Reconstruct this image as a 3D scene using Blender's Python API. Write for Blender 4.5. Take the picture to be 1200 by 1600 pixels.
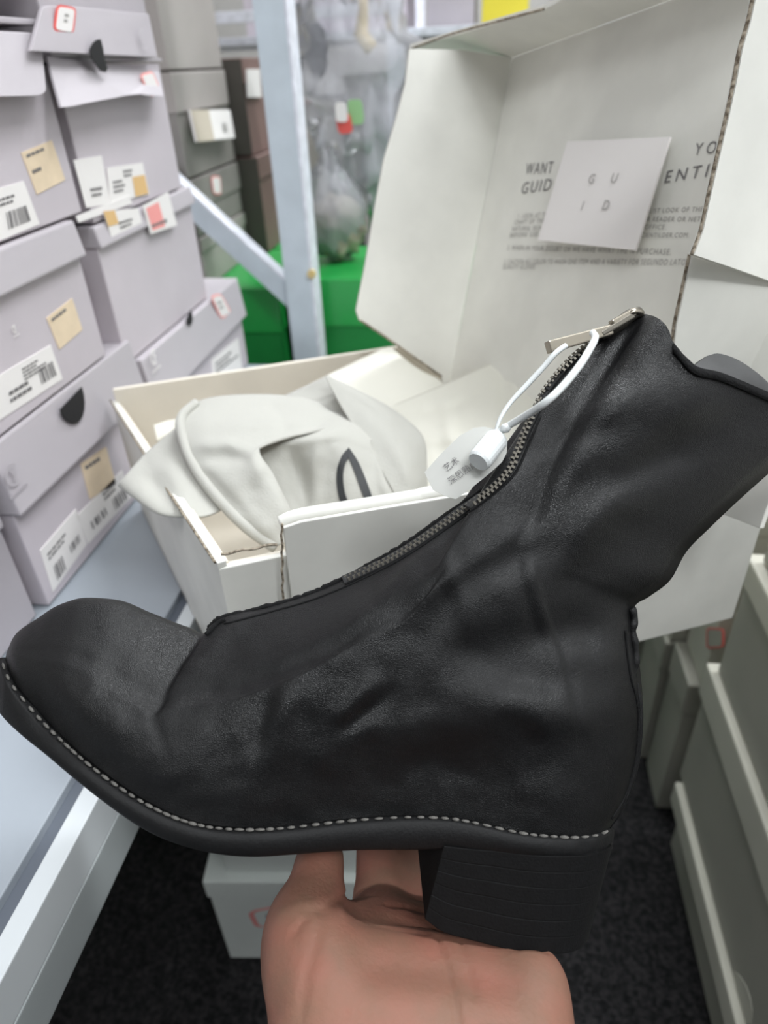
import bpy, bmesh, math, random
import numpy as np
from mathutils import Vector, Matrix, noise
from mathutils.bvhtree import BVHTree

for o in list(bpy.data.objects): bpy.data.objects.remove(o)
random.seed(7)
sc = bpy.context.scene
COL = sc.collection

# ------------------------------------------------------------------ camera
F, CX, CY, CAMZ = 1076.0, 600.0, 800.0, 0.86
def unit(a): a = np.asarray(a, float); return a/np.linalg.norm(a)
_y = unit([170, 710, F]); _n = np.array([80, -1650, F]); _n = unit(_n - _y*np.dot(_n, _y))
_z = -_n; _x = -np.cross(_y, _z)
ROT = np.array([_x, _y, _z])                  # camera (right, up, forward) -> world
CAM = np.array([0, 0, CAMZ])
cam = bpy.data.cameras.new('camera'); camo = bpy.data.objects.new('camera', cam); COL.objects.link(camo)
cam.sensor_fit = 'VERTICAL'; cam.sensor_height = 36; cam.sensor_width = 27
cam.lens = F/1600*36; cam.clip_start = 0.02; cam.clip_end = 50
mw = Matrix.Identity(4)
for i in range(3):
    mw[i][0] = ROT[i][0]; mw[i][1] = ROT[i][1]; mw[i][2] = -ROT[i][2]; mw[i][3] = CAM[i]
camo.matrix_world = mw
cam.dof.use_dof = True; cam.dof.focus_distance = 0.305; cam.dof.aperture_fstop = 7.5
sc.camera = camo

# ------------------------------------------------------------------ world, lights, exposure
w = bpy.data.worlds.new('world'); sc.world = w; w.use_nodes = True
w.node_tree.nodes['Background'].inputs[0].default_value = (0.75, 0.80, 0.88, 1)
w.node_tree.nodes['Background'].inputs[1].default_value = 0.25
sc.view_settings.view_transform = 'Standard'; sc.view_settings.look = 'None'
sc.view_settings.exposure = 0.0; sc.view_settings.gamma = 1.0
try: sc.view_settings.use_curve_mapping = False
except Exception: pass
CEIL = 2.80
LAMPS = [(-0.45, -1.0, 15), (0.95, -0.95, 38), (1.05, 0.75, 34), (0.25, 2.0, 38), (0.1, 2.85, 36)]  # third lamp added out of view to brighten the left boxes
for (lx, ly, lp) in LAMPS:
    ld = bpy.data.lights.new('ceiling_lamp_light', 'AREA'); ld.shape = 'RECTANGLE'; ld.size = 1.15; ld.size_y = 0.24
    ld.energy = lp; ld.color = (0.95, 0.98, 1.0)
    lo = bpy.data.objects.new('ceiling_lamp_light', ld); COL.objects.link(lo); lo.location = (lx, ly, CEIL-0.085)

# ------------------------------------------------------------------ pixel helpers (photo frame 1200x1600)
def ray(u, v): return ROT @ np.array([(u-CX)/F, -(v-CY)/F, 1.0])
def P(u, v, z): return CAM + ray(u, v)*z
def onX(u, v, x): r = ray(u, v); return CAM + r*(x/r[0])
def onY(u, v, y): r = ray(u, v); return CAM + r*(y/r[1])
def onZ(u, v, z): r = ray(u, v); return CAM + r*((z-CAMZ)/r[2])
def onPlane(u, v, p0, n): r = ray(u, v); return CAM + r*(np.dot(np.asarray(p0)-CAM, n)/np.dot(r, n))
def H(d): return CAMZ + d                      # height from level relative to the camera

# ------------------------------------------------------------------ materials
def lin(c):
    return tuple(((x/255)/12.92 if x/255 <= 0.04045 else ((x/255+0.055)/1.055)**2.4) for x in c) + (1,)
def mat(name, rgb, rough=0.6, metal=0.0, spec=0.5, mottled=0.0, nscale=30, bump=0.0, bscale=200, sss=0.0, rgb2=None, sheen=0.0, emit=None, estr=0.0):
    m = bpy.data.materials.new(name); m.use_nodes = True; nt = m.node_tree; b = nt.nodes['Principled BSDF']
    b.inputs['Base Color'].default_value = lin(rgb); b.inputs['Roughness'].default_value = rough
    b.inputs['Metallic'].default_value = metal; b.inputs['Specular IOR Level'].default_value = spec
    if sss: b.inputs['Subsurface Weight'].default_value = sss; b.inputs['Subsurface Radius'].default_value = (0.006, 0.002, 0.001); b.inputs['Subsurface Scale'].default_value = 0.6
    if sheen: b.inputs['Sheen Weight'].default_value = sheen
    tc = nt.nodes.new('ShaderNodeTexCoord')
    if mottled or rgb2:
        n = nt.nodes.new('ShaderNodeTexNoise'); n.inputs['Scale'].default_value = nscale; n.inputs['Detail'].default_value = 5
        nt.links.new(tc.outputs['Object'], n.inputs['Vector'])
        r = nt.nodes.new('ShaderNodeValToRGB')
        a = lin(tuple(max(0, x*(1-mottled)) for x in rgb)); c = lin(rgb2 if rgb2 else tuple(min(255, x*(1+mottled)) for x in rgb))
        r.color_ramp.elements[0].position = 0.35; r.color_ramp.elements[1].position = 0.68
        r.color_ramp.elements[0].color = a; r.color_ramp.elements[1].color = c
        nt.links.new(n.outputs['Fac'], r.inputs['Fac']); nt.links.new(r.outputs['Color'], b.inputs['Base Color'])
    if bump:
        n2 = nt.nodes.new('ShaderNodeTexNoise'); n2.inputs['Scale'].default_value = bscale; n2.inputs['Detail'].default_value = 4
        nt.links.new(tc.outputs['Object'], n2.inputs['Vector'])
        bp = nt.nodes.new('ShaderNodeBump'); bp.inputs['Strength'].default_value = bump; bp.inputs['Distance'].default_value = 0.002
        nt.links.new(n2.outputs['Fac'], bp.inputs['Height']); nt.links.new(bp.outputs['Normal'], b.inputs['Normal'])
    if emit:
        b.inputs['Emission Color'].default_value = lin(emit); b.inputs['Emission Strength'].default_value = estr
    return m
M = {}
M['lid_white'] = mat('white_carton', (232, 231, 224), 0.55, mottled=0.035, nscale=14, bump=0.08, bscale=60)
M['carton_in'] = mat('cream_carton_inside', (224, 217, 204), 0.7, mottled=0.03, nscale=14)
M['carton_edge'] = mat('brown_corrugated_edge', (128, 110, 88), 0.9, rgb2=(190, 178, 160), mottled=0.35, nscale=420)
M['carton_grey'] = mat('dull_white_carton', (164, 162, 152), 0.6, mottled=0.03, nscale=10)  # white carton darkened in its colour to stand in for shade low down
M['old_white'] = mat('aged_white_carton', (196, 194, 182), 0.6, mottled=0.03, nscale=10)  # white carton toned down for shade, kept paler so the rims look lit
M['pale_carton'] = mat('pale_carton', (226, 232, 228), 0.6, mottled=0.02, nscale=10)
M['grey_box'] = mat('grey_carton', (196, 188, 194), 0.5, mottled=0.03, nscale=8)
M['grey_box2'] = mat('darker_grey_carton', (176, 170, 175), 0.5, mottled=0.03, nscale=8)
M['grey_lid'] = mat('pale_grey_lid', (188, 182, 187), 0.45, mottled=0.02, nscale=8)
M['taupe'] = mat('taupe_carton', (166, 160, 156), 0.6, mottled=0.03, nscale=8)
M['taupe2'] = mat('dark_taupe_carton', (138, 134, 130), 0.6, mottled=0.03, nscale=8)
M['brown'] = mat('brown_carton', (122, 98, 92), 0.6, mottled=0.04, nscale=10)
M['brown_dark'] = mat('dark_brown_carton', (78, 73, 68), 0.6, mottled=0.04, nscale=10)  # brown darkened in colour for the end in shade
M['green'] = mat('green_carton', (40, 165, 76), 0.28, spec=0.8, mottled=0.04, nscale=6)
M['green_dark'] = mat('deep_green_carton', (32, 140, 66), 0.45, mottled=0.04, nscale=6)
M['paper'] = mat('white_label', (236, 232, 230), 0.5)
M['cream'] = mat('cream_label', (228, 208, 180), 0.55, mottled=0.03, nscale=40)
M['tan'] = mat('tan_label', (222, 184, 128), 0.55)
M['kraft'] = mat('faded_kraft_label', (196, 186, 170), 0.6)
M['ink'] = mat('grey_ink', (116, 113, 114), 0.6)
M['ink_soft'] = mat('faded_ink', (162, 159, 156), 0.6)
M['red'] = mat('red_print', (226, 92, 86), 0.5)
M['pink'] = mat('pink_print', (242, 160, 156), 0.5)
M['black'] = mat('black_print', (38, 40, 42), 0.6)
M['void'] = mat('dark_cut_out', (30, 29, 30), 0.9)  # near-black painted where a hole is only in shade
M['shelf'] = mat('pale_blue_laminate', (160, 167, 175), 0.4, mottled=0.015, nscale=6)
M['shelf_edge'] = mat('white_edge_strip', (214, 219, 222), 0.4)
M['shelf_lip'] = mat('grey_shelf_front', (168, 174, 175), 0.5, mottled=0.04, nscale=9)
M['groove'] = mat('grey_groove', (98, 104, 114), 0.6)
M['post'] = mat('pale_blue_powder_coat', (204, 215, 224), 0.4, mottled=0.03, nscale=20)
M['post_side'] = mat('pale_powder_coat_edge', (226, 228, 238), 0.4, mottled=0.05, nscale=60)
M['wall'] = mat('off_white_wall', (165, 163, 160), 0.8)
M['wall_dark'] = mat('grey_wall', (62, 62, 62), 0.8)
M['ceil'] = mat('white_ceiling', (225, 225, 225), 0.9)
M['lamp'] = mat('lamp_diffuser', (250, 250, 250), 0.5, emit=(245, 250, 255), estr=4.0)
M['lampf'] = mat('lamp_housing', (230, 230, 230), 0.5)
M['cloth'] = mat('white_cotton', (180, 179, 172), 0.85, bump=0.25, bscale=900, sheen=0.2)
M['tissue'] = mat('cream_tissue', (228, 226, 215), 0.8, bump=0.1, bscale=120)
M['sole'] = mat('black_rubber_sole', (15, 15, 16), 0.62, spec=0.3, bump=0.12, bscale=900, mottled=0.12, nscale=300)
M['heel'] = mat('black_stacked_leather', (12, 12, 13), 0.75, spec=0.22, bump=0.12, bscale=900, mottled=0.15, nscale=200)
M['edge'] = mat('raw_black_edge', (14, 14, 15), 0.85, spec=0.25, bump=0.4, bscale=900)
M['stitch'] = mat('grey_thread', (98, 96, 92), 0.7, mottled=0.25, nscale=600)
M['tape'] = mat('black_zip_tape', (28, 28, 29), 0.85)
M['metal'] = mat('nickel', (160, 153, 140), 0.3, metal=1.0)
M['metal_old'] = mat('aged_nickel', (116, 112, 104), 0.42, metal=1.0)
M['lining'] = mat('grey_lining', (66, 66, 66), 0.6, mottled=0.05, nscale=60)
M['plastic'] = mat('white_plastic', (226, 230, 230), 0.35)
M['tag'] = mat('tag_grey_plastic', (205, 205, 200), 0.4)
M['yellow'] = mat('yellow_carton', (214, 200, 60), 0.5)
M['pale_green'] = mat('pale_green_card', (150, 196, 140), 0.5)
M['gold'] = mat('gold_strap', (214, 190, 130), 0.4)
M['pouch'] = mat('charcoal_pouch', (70, 72, 80), 0.7)
M['content'] = mat('grey_brown_wrap', (138, 128, 116), 0.8, rgb2=(176, 168, 150), mottled=0.2, nscale=24)

def leather():
    m = mat('black_leather', (15, 15, 16), 0.42, spec=0.34)
    nt = m.node_tree; b = nt.nodes['Principled BSDF']; tc = nt.nodes.new('ShaderNodeTexCoord')
    v = nt.nodes.new('ShaderNodeTexVoronoi'); v.inputs['Scale'].default_value = 1500; v.feature = 'DISTANCE_TO_EDGE'
    n = nt.nodes.new('ShaderNodeTexNoise'); n.inputs['Scale'].default_value = 480; n.inputs['Detail'].default_value = 6
    n3 = nt.nodes.new('ShaderNodeTexNoise'); n3.inputs['Scale'].default_value = 26; n3.inputs['Detail'].default_value = 3
    for x in (v, n, n3): nt.links.new(tc.outputs['Object'], x.inputs['Vector'])
    mul = nt.nodes.new('ShaderNodeMath'); mul.operation = 'MULTIPLY_ADD'; mul.inputs[1].default_value = 1.4
    nt.links.new(v.outputs['Distance'], mul.inputs[0]); nt.links.new(n.outputs['Fac'], mul.inputs[2])
    bp = nt.nodes.new('ShaderNodeBump'); bp.inputs['Strength'].default_value = 0.30; bp.inputs['Distance'].default_value = 0.0007
    nt.links.new(mul.outputs[0], bp.inputs['Height']); nt.links.new(bp.outputs['Normal'], b.inputs['Normal'])
    mr = nt.nodes.new('ShaderNodeMapRange'); mr.inputs['From Min'].default_value = 0.3; mr.inputs['From Max'].default_value = 0.7
    mr.inputs['To Min'].default_value = 0.33; mr.inputs['To Max'].default_value = 0.52
    nt.links.new(n3.outputs['Fac'], mr.inputs['Value']); nt.links.new(mr.outputs['Result'], b.inputs['Roughness'])
    return m
M['leather'] = leather()

def carpet():
    m = mat('charcoal_carpet', (40, 41, 44), 0.95, spec=0.2)
    nt = m.node_tree; b = nt.nodes['Principled BSDF']; tc = nt.nodes.new('ShaderNodeTexCoord')
    n = nt.nodes.new('ShaderNodeTexNoise'); n.inputs['Scale'].default_value = 170; n.inputs['Detail'].default_value = 8; n.inputs['Roughness'].default_value = 0.75
    n2 = nt.nodes.new('ShaderNodeTexNoise'); n2.inputs['Scale'].default_value = 14
    for x in (n, n2): nt.links.new(tc.outputs['Object'], x.inputs['Vector'])
    r = nt.nodes.new('ShaderNodeValToRGB'); e = r.color_ramp.elements
    e[0].position = 0.42; e[0].color = lin((24, 25, 27)); e[1].position = 0.72; e[1].color = lin((88, 85, 87))  # dark pile, colours lowered further to stand in for shade on the floor
    nt.links.new(n.outputs['Fac'], r.inputs['Fac'])
    mx = nt.nodes.new('ShaderNodeMix'); mx.data_type = 'RGBA'; mx.blend_type = 'MULTIPLY'; mx.inputs[0].default_value = 0.5
    nt.links.new(r.outputs['Color'], mx.inputs[6]); nt.links.new(n2.outputs['Fac'], mx.inputs[7]); nt.links.new(mx.outputs[2], b.inputs['Base Color'])
    bp = nt.nodes.new('ShaderNodeBump'); bp.inputs['Strength'].default_value = 0.9; bp.inputs['Distance'].default_value = 0.006
    nt.links.new(n.outputs['Fac'], bp.inputs['Height']); nt.links.new(bp.outputs['Normal'], b.inputs['Normal'])
    return m
M['carpet'] = carpet()

def skin():
    m = mat('skin', (140, 104, 86), 0.6, sss=0.12, rgb2=(146, 97, 82), mottled=0.07, nscale=45, bump=0.18, bscale=420, spec=0.4)  # skin tone darkened to stand in for shade under the boot
    return m
M['skin'] = skin()

def clear_plastic():
    m = bpy.data.materials.new('clear_plastic_film'); m.use_nodes = True; nt = m.node_tree
    for n in list(nt.nodes): nt.nodes.remove(n)
    out = nt.nodes.new('ShaderNodeOutputMaterial'); t = nt.nodes.new('ShaderNodeBsdfTransparent'); t.inputs[0].default_value = (0.93, 0.93, 0.95, 1)
    g = nt.nodes.new('ShaderNodeBsdfGlossy'); g.inputs['Roughness'].default_value = 0.3
    d = nt.nodes.new('ShaderNodeBsdfDiffuse'); d.inputs[0].default_value = (0.8, 0.8, 0.85, 1)
    fr = nt.nodes.new('ShaderNodeFresnel'); fr.inputs[0].default_value = 1.25
    m1 = nt.nodes.new('ShaderNodeMixShader'); m2 = nt.nodes.new('ShaderNodeMixShader'); m1.inputs[0].default_value = 0.30
    nt.links.new(t.outputs[0], m1.inputs[1]); nt.links.new(d.outputs[0], m1.inputs[2])
    nt.links.new(fr.outputs[0], m2.inputs[0]); nt.links.new(m1.outputs[0], m2.inputs[1]); nt.links.new(g.outputs[0], m2.inputs[2])
    nt.links.new(m2.outputs[0], out.inputs[0])
    return m
M['film'] = clear_plastic()

# ------------------------------------------------------------------ object helpers
ORIG = {}
def tag(o, label=None, cat=None, group=None, kind=None):
    if label: o['label'] = label
    if cat: o['category'] = cat
    if group: o['group'] = group
    if kind: o['kind'] = kind
    return o
def thing(name, loc, label, cat, group=None):
    o = bpy.data.objects.new(name, None); o.empty_display_size = 0.03; COL.objects.link(o)
    o.location = loc; ORIG[o] = np.asarray(loc, float)
    return tag(o, label, cat, group)
def obj(name, verts, faces, m, parent=None, smooth=False, bevel=0.0, solid=0.0, subsurf=0, merge=0.0):
    V = np.asarray(verts, float)
    if parent is not None: org = ORIG[parent]
    else:
        lo, hi = V.min(0), V.max(0); org = np.array([(lo[0]+hi[0])/2, (lo[1]+hi[1])/2, lo[2]])
    me = bpy.data.meshes.new(name); me.from_pydata([tuple(x) for x in V-org], [], [tuple(f) for f in faces])
    bm = bmesh.new(); bm.from_mesh(me)
    if merge: bmesh.ops.remove_doubles(bm, verts=bm.verts, dist=merge)
    bmesh.ops.recalc_face_normals(bm, faces=bm.faces)
    if bevel: bmesh.ops.bevel(bm, geom=list(bm.edges), offset=bevel, segments=2, profile=0.6, affect='EDGES', clamp_overlap=True)
    if smooth:
        for f in bm.faces: f.smooth = True
    bm.to_mesh(me); bm.free()
    me.materials.append(M[m] if isinstance(m, str) else m)
    o = bpy.data.objects.new(name, me); COL.objects.link(o); ORIG[o] = org
    if parent is not None: o.parent = parent
    else: o.location = org
    if solid:
        s = o.modifiers.new('thickness', 'SOLIDIFY'); s.thickness = solid; s.offset = 0
    if subsurf:
        s = o.modifiers.new('subdivision', 'SUBSURF'); s.levels = subsurf; s.render_levels = subsurf
    return o
BF = [(0,1,2,3),(7,6,5,4),(0,4,5,1),(1,5,6,2),(2,6,7,3),(3,7,4,0)]
def boxv(x0, x1, y0, y1, z0, z1):
    return [(x0,y0,z0),(x1,y0,z0),(x1,y1,z0),(x0,y1,z0),(x0,y0,z1),(x1,y0,z1),(x1,y1,z1),(x0,y1,z1)]
def box(name, x0, x1, y0, y1, z0, z1, m, parent=None, bevel=0.0012):
    return obj(name, boxv(x0,x1,y0,y1,z0,z1), BF, m, parent, bevel=bevel)
def plate(name, pts, thick, n, m, parent=None, bevel=0.0, smooth=False):
    """polygon pts (world) extruded along n by thick, front face stays on pts + n*thick"""
    pts = [np.asarray(p, float) for p in pts]; n = unit(n); k = len(pts)
    V = pts + [p+n*thick for p in pts]
    Fc = [tuple(range(k))[::-1], tuple(range(k, 2*k))] + [(i, (i+1) % k, k+(i+1) % k, k+i) for i in range(k)]
    return obj(name, V, Fc, m, parent, bevel=bevel, smooth=smooth)
def hexa(name, b, t, m, parent=None, bevel=0.0):
    return obj(name, list(b)+list(t), BF, m, parent, bevel=bevel)
def crom(pts, n):
    """Catmull-Rom resampling of a polyline to n points, uniform per segment"""
    p = np.asarray(pts, float); k = len(p); q = np.vstack([2*p[0]-p[1], p, 2*p[-1]-p[-2]])
    out = []
    for t in np.linspace(0, k-1, n):
        i = min(int(t), k-2); f = t-i; a, b, c, d = q[i], q[i+1], q[i+2], q[i+3]
        out.append(0.5*((2*b)+(c-a)*f+(2*a-5*b+4*c-d)*f*f+(3*b-3*c+d-a)*f**3))
    return np.array(out)
def tubev(path, r, seg=8, flat=None):
    path = np.asarray(path, float); n = len(path); rr = r if hasattr(r, '__len__') else [r]*n
    V, Fc = [], []; prev = None
    for i in range(n):
        t = unit(path[min(i+1, n-1)]-path[max(i-1, 0)])
        if prev is None: a = unit(np.cross(t, [0.3, 0.5, 0.8]))
        else: a = unit(prev - t*np.dot(prev, t))
        prev = a; b = np.cross(t, a)
        for k in range(seg):
            an = 2*math.pi*k/seg; V.append(path[i]+rr[i]*(math.cos(an)*a+math.sin(an)*b))
    for i in range(n-1):
        for k in range(seg): Fc.append((i*seg+k, i*seg+(k+1) % seg, (i+1)*seg+(k+1) % seg, (i+1)*seg+k))
    Fc.append(tuple(range(seg))[::-1]); Fc.append(tuple((n-1)*seg+k for k in range(seg)))
    return V, Fc
def tube(name, path, r, m, parent=None, seg=8):
    V, Fc = tubev(path, r, seg); return obj(name, V, Fc, m, parent, smooth=True)
def gridfaces(nr, nc, off=0):
    return [(off+i*nc+j, off+i*nc+j+1, off+(i+1)*nc+j+1, off+(i+1)*nc+j) for i in range(nr-1) for j in range(nc-1)]
def text(parent, s, org, ex, ey, size, m, name='lettering', lift=0.0004, spacing=1.0, shear=0.0):
    cu = bpy.data.curves.new('t', 'FONT'); cu.body = s; cu.size = 1.0; cu.space_character = spacing; cu.shear = shear; cu.resolution_u = 3
    o = bpy.data.objects.new('t', cu); COL.objects.link(o)
    dg = bpy.context.evaluated_depsgraph_get(); me = bpy.data.meshes.new_from_object(o.evaluated_get(dg))
    ex, ey = unit(ex), unit(ey); nz = np.cross(ex, ey)
    V = [np.asarray(org)+size*(v.co.x*ex+v.co.y*ey)+nz*lift for v in me.vertices]
    Fc = [tuple(p.vertices) for p in me.polygons]
    bpy.data.objects.remove(o); bpy.data.curves.remove(cu); bpy.data.meshes.remove(me)
    if not Fc: return None
    return obj(name, V, Fc, m, parent)

# print helper on a quad label: quad = TL, TR, BR, BL in world
def qp(q, a, b):
    q = [np.asarray(x) for x in q]; return (q[0]*(1-a)+q[1]*a)*(1-b)+(q[3]*(1-a)+q[2]*a)*b
def prints(parent, q, n, rects, m='ink', lift=0.0007, name='print'):
    V, Fc = [], []
    for (a0, b0, a1, b1) in rects:
        i = len(V); V += [qp(q, a0, b0)+n*lift, qp(q, a1, b0)+n*lift, qp(q, a1, b1)+n*lift, qp(q, a0, b1)+n*lift]; Fc.append((i, i+1, i+2, i+3))
    return obj(name, V, Fc, m, parent)
def barcode(a0, b0, a1, b1, n=11, seed=1):
    rnd = random.Random(seed); out = []; x = a0; st = (a1-a0)/n
    for i in range(n):
        wd = st*rnd.choice([0.35, 0.55, 0.75]); out.append((x, b0, x+wd, b1)); x += st
    return out
def textlines(a0, b0, a1, b1, n, seed=3):
    rnd = random.Random(seed); out = []; h = (b1-b0)/n
    for i in range(n):
        x = a0; end = a0+(a1-a0)*rnd.uniform(0.6, 1)
        while x < end:
            wd = (a1-a0)*rnd.uniform(0.08, 0.22); out.append((x, b0+i*h, min(end, x+wd), b0+i*h+h*0.5)); x += wd+(a1-a0)*0.03
    return out

# ================================================================== setting
XW0, XW1, YW0, YW1 = -1.25, 2.0, -1.7, 3.4
def struct(o): o['kind'] = 'structure'; return o
struct(obj('floor', boxv(XW0, XW1, YW0, YW1, -0.05, 0), BF, 'carpet'))
struct(obj('ceiling', boxv(XW0, XW1, YW0, YW1, CEIL, CEIL+0.05), BF, 'ceil'))
struct(obj('wall_left', boxv(XW0-0.05, XW0, YW0, YW1, 0, CEIL), BF, 'wall'))
struct(obj('wall_right', boxv(XW1, XW1+0.05, YW0, YW1, 0, CEIL), BF, 'ceil'))
struct(obj('wall_back', boxv(XW0, XW1, YW1, YW1+0.05, 0, CEIL), BF, 'wall'))
struct(obj('wall_front', boxv(XW0, XW1, YW0-0.05, YW0, 0, CEIL), BF, 'wall_dark'))
LW = ['behind the photographer on the left', 'behind the photographer on the right', 'over the right hand boxes', 'over the green boxes', 'over the far end of the aisle']
for i, (lx, ly, lp) in enumerate(LAMPS):
    t = thing('ceiling_light', (lx, ly, CEIL), 'long white ceiling light ' + LW[i], 'ceiling light', 'ceiling lights')
    box('housing', lx-0.62, lx+0.62, ly-0.15, ly+0.15, CEIL-0.06, CEIL, 'lampf', t, 0.004)
    box('diffuser', lx-0.58, lx+0.58, ly-0.12, ly+0.12, CEIL-0.075, CEIL-0.061, 'lamp', t, 0.003)

# ------------------------------------------------------------------ low shelf on the left
SH = H(-0.362)
lipx = -0.2175
t = thing('low_shelf', (-0.45, 0.3, SH-0.06), 'pale blue laminate low shelf carrying the grey shoe boxes', 'shelf')
box('board', -0.72, lipx-0.024, -0.9, 0.928, SH-0.03, SH, 'shelf', t, 0.001)
box('groove', lipx-0.0245, lipx-0.0125, -0.9, 0.928, SH-0.03, SH-0.006, 'groove', t, 0)
box('edge_strip', lipx-0.013, lipx, -0.9, 0.928, SH-0.03, SH, 'shelf_edge', t, 0.001)
box('front_panel', lipx-0.02, lipx+0.0005, -0.9, 0.928, SH-0.064, SH-0.0305, 'shelf_lip', t, 0.001)
box('foot', -0.70, -0.66, -0.86, -0.82, 0, SH-0.03, 'shelf_lip', t)
box('foot', -0.70, -0.66, 0.86, 0.90, 0, SH-0.03, 'shelf_lip', t)
box('foot', -0.30, -0.26, -0.86, -0.82, 0, SH-0.03, 'shelf_lip', t)

# steel post with brace at the end of the shelf
py = 0.985
pl, pr = onY(398, 30, py), onY(430, 30, py)
t = thing('steel_rack_post', (-0.262, py, 0), 'pale blue steel angle post with diagonal brace behind the shelf', 'post')
xl = -0.285; xr = -0.247
box('post', xl, xr, py, py+0.004, 0, 1.9, 'post', t, 0.0008)
box('post_flange', xr, xr+0.004, py, py+0.042, 0, 1.9, 'post_side', t, 0.0008)
b0, b1 = onY(456, 466, py+0.010), onY(250, 278, py+0.010)
dv = unit(b1-b0); pv = np.array([-dv[2], 0, dv[0]]); 
if pv[2] < 0: pv = -pv
hw = 0.0135; yv = np.array([0, 1, 0])
c = [b0-pv*hw-dv*0.02, b0+pv*hw-dv*0.02, b1+pv*hw+dv*0.1, b1-pv*hw+dv*0.1]
hexa('brace', c, [x-yv*0.003 for x in c], 'post', t)
c2 = [b0+pv*hw-dv*0.02, b0+pv*(hw+0.003)-dv*0.02, b1+pv*(hw+0.003)+dv*0.1, b1+pv*hw+dv*0.1]
hexa('brace_flange', [x-yv*0.003 for x in c2], [x+yv*0.022 for x in c2], 'post_side', t)
cc = onY(487, 428, py-0.002)
V, Fc = tubev([cc+[0, 0.003, 0], cc-[0, 0.003, 0]], 0.006, 12); obj('bolt', V, Fc, 'gold', t)

# ------------------------------------------------------------------ shoe boxes on the left
NX = np.array([1.0, 0, 0])
def rounded(q, r, corners, seg=5):
    """quad TL,TR,BR,BL -> polygon with rounded corners at the given indices (fraction r)"""
    out = []
    for i in range(4):
        if i not in corners: out.append(q[i]); continue
        a, b, c = q[i-1], q[i], q[(i+1) % 4]
        p0 = b+(a-b)*r[0] if i % 2 == 0 else b+(a-b)*r[1]
        p1 = b+(c-b)*r[1] if i % 2 == 0 else b+(c-b)*r[0]
        for k in range(seg+1):
            f = k/seg; out.append((1-f)**2*p0+2*f*(1-f)*b+f*f*p1)
    return out
def leftbox(label, X, y0, y1, d0, d1, lid=0.04, body='grey_box', lidm='grey_lid', flare=0.0, depth=0.32, group='grey shoe boxes stacked on the left shelf', gap=0.0, lidgap=0.002):
    t = thing('shoe_box', (X-depth/2, (y0+y1)/2, H(d0)), label, 'shoe box', group)
    box('body', X-depth, X, y0+0.002, y1-0.002, H(d0), H(d1)-0.004, body, t, 0.0015)
    if lid:
        z1, z0 = H(d1), H(d1)-lid
        b = [(X-depth-.002, y0, z0), (X+.0025+flare, y0, z0), (X+.0025+flare, y1, z0), (X-depth-.002, y1, z0)]
        tp = [(X-depth-.002, y0, z1), (X+.0025, y0, z1), (X+.0025, y1, z1), (X-depth-.002, y1, z1)]
        hexa('lid', b, tp, lidm, t, 0.002)
    t['face'] = X
    return t
def label_on(t, X, px, m='paper', name='label', rects=None, ink='ink', th=0.0006, extra=None):
    q = [onX(u, v, X) for (u, v) in px]
    o = plate(name, q, th, NX, m, t)
    if rects: prints(o, q, NX, rects, ink, th+0.0004)
    if extra:
        for (r, mm) in extra: prints(o, q, NX, r, mm, th+0.0003, 'printed_patch')
    return o
def frame_sticker(t, X, px, ring='red', fill='paper', n=NX, q=None, rects=None):
    q = q if q is not None else [onX(u, v, X) for (u, v) in px]
    rq = rounded([np.asarray(x) for x in q], (0.25, 0.25), (0, 1, 2, 3))
    o = plate('price_sticker', rq, 0.0005, n, ring, t)
    qi = [qp(q, .10, .08), qp(q, .90, .08), qp(q, .90, .92), qp(q, .10, .92)]
    plate('sticker_field', [x+n*0.0005 for x in rounded(qi, (0.2, 0.2), (0, 1, 2, 3))], 0.0004, n, fill, o)
    if rects: prints(o, q, n, rects, 'ink_soft', 0.0012)
    return o
def emblem(t, X, u, v, s, m='grey_lid'):
    """round brand mark: open ring, chevron inside, bar of small lettering below"""
    c = onX(u, v, X); ex = np.array([0, 1.0, 0]); ez = np.array([0, 0, 1.0]); V, Fc = [], []
    for k in range(14):
        a = math.radians(40+k*20)
        for r in (s, s*0.72): V.append(c+ex*math.cos(a)*r+ez*math.sin(a)*r+NX*0.0004)
    Fc += [(2*k, 2*k+1, 2*k+3, 2*k+2) for k in range(13)]
    def quad(pts):
        i = len(V)
        for (a, b) in pts: V.append(c+ex*a*s+ez*b*s+NX*0.0004)
        Fc.append((i, i+1, i+2, i+3))
    quad([(-.3, .55), (.1, .55), (.55, 0), (.15, 0)]); quad([(.15, 0), (.55, 0), (.1, -.55), (-.3, -.55)])
    for k in range(7): quad([(-1.3+k*.38, -1.75), (-1.05+k*.38, -1.75), (-1.05+k*.38, -1.4), (-1.3+k*.38, -1.4)])
    obj('brand_mark', V, Fc, m, t)
def notch(t, X, u, v, w, h, ang=0.0):
    c = onX(u, v, X); V = []
    for k in range(11):
        a = math.pi*k/10; V.append((math.cos(a)*w, -math.sin(a)*h))
    ca, sa = math.cos(ang), math.sin(ang)
    pts = [c+np.array([0, x*ca-z*sa, x*sa+z*ca]) for (x, z) in V]
    o = plate('thumb_notch', pts, 0.0008, NX, 'void', t)  # dark plate stands in for the shade inside the hole
    return o

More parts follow.
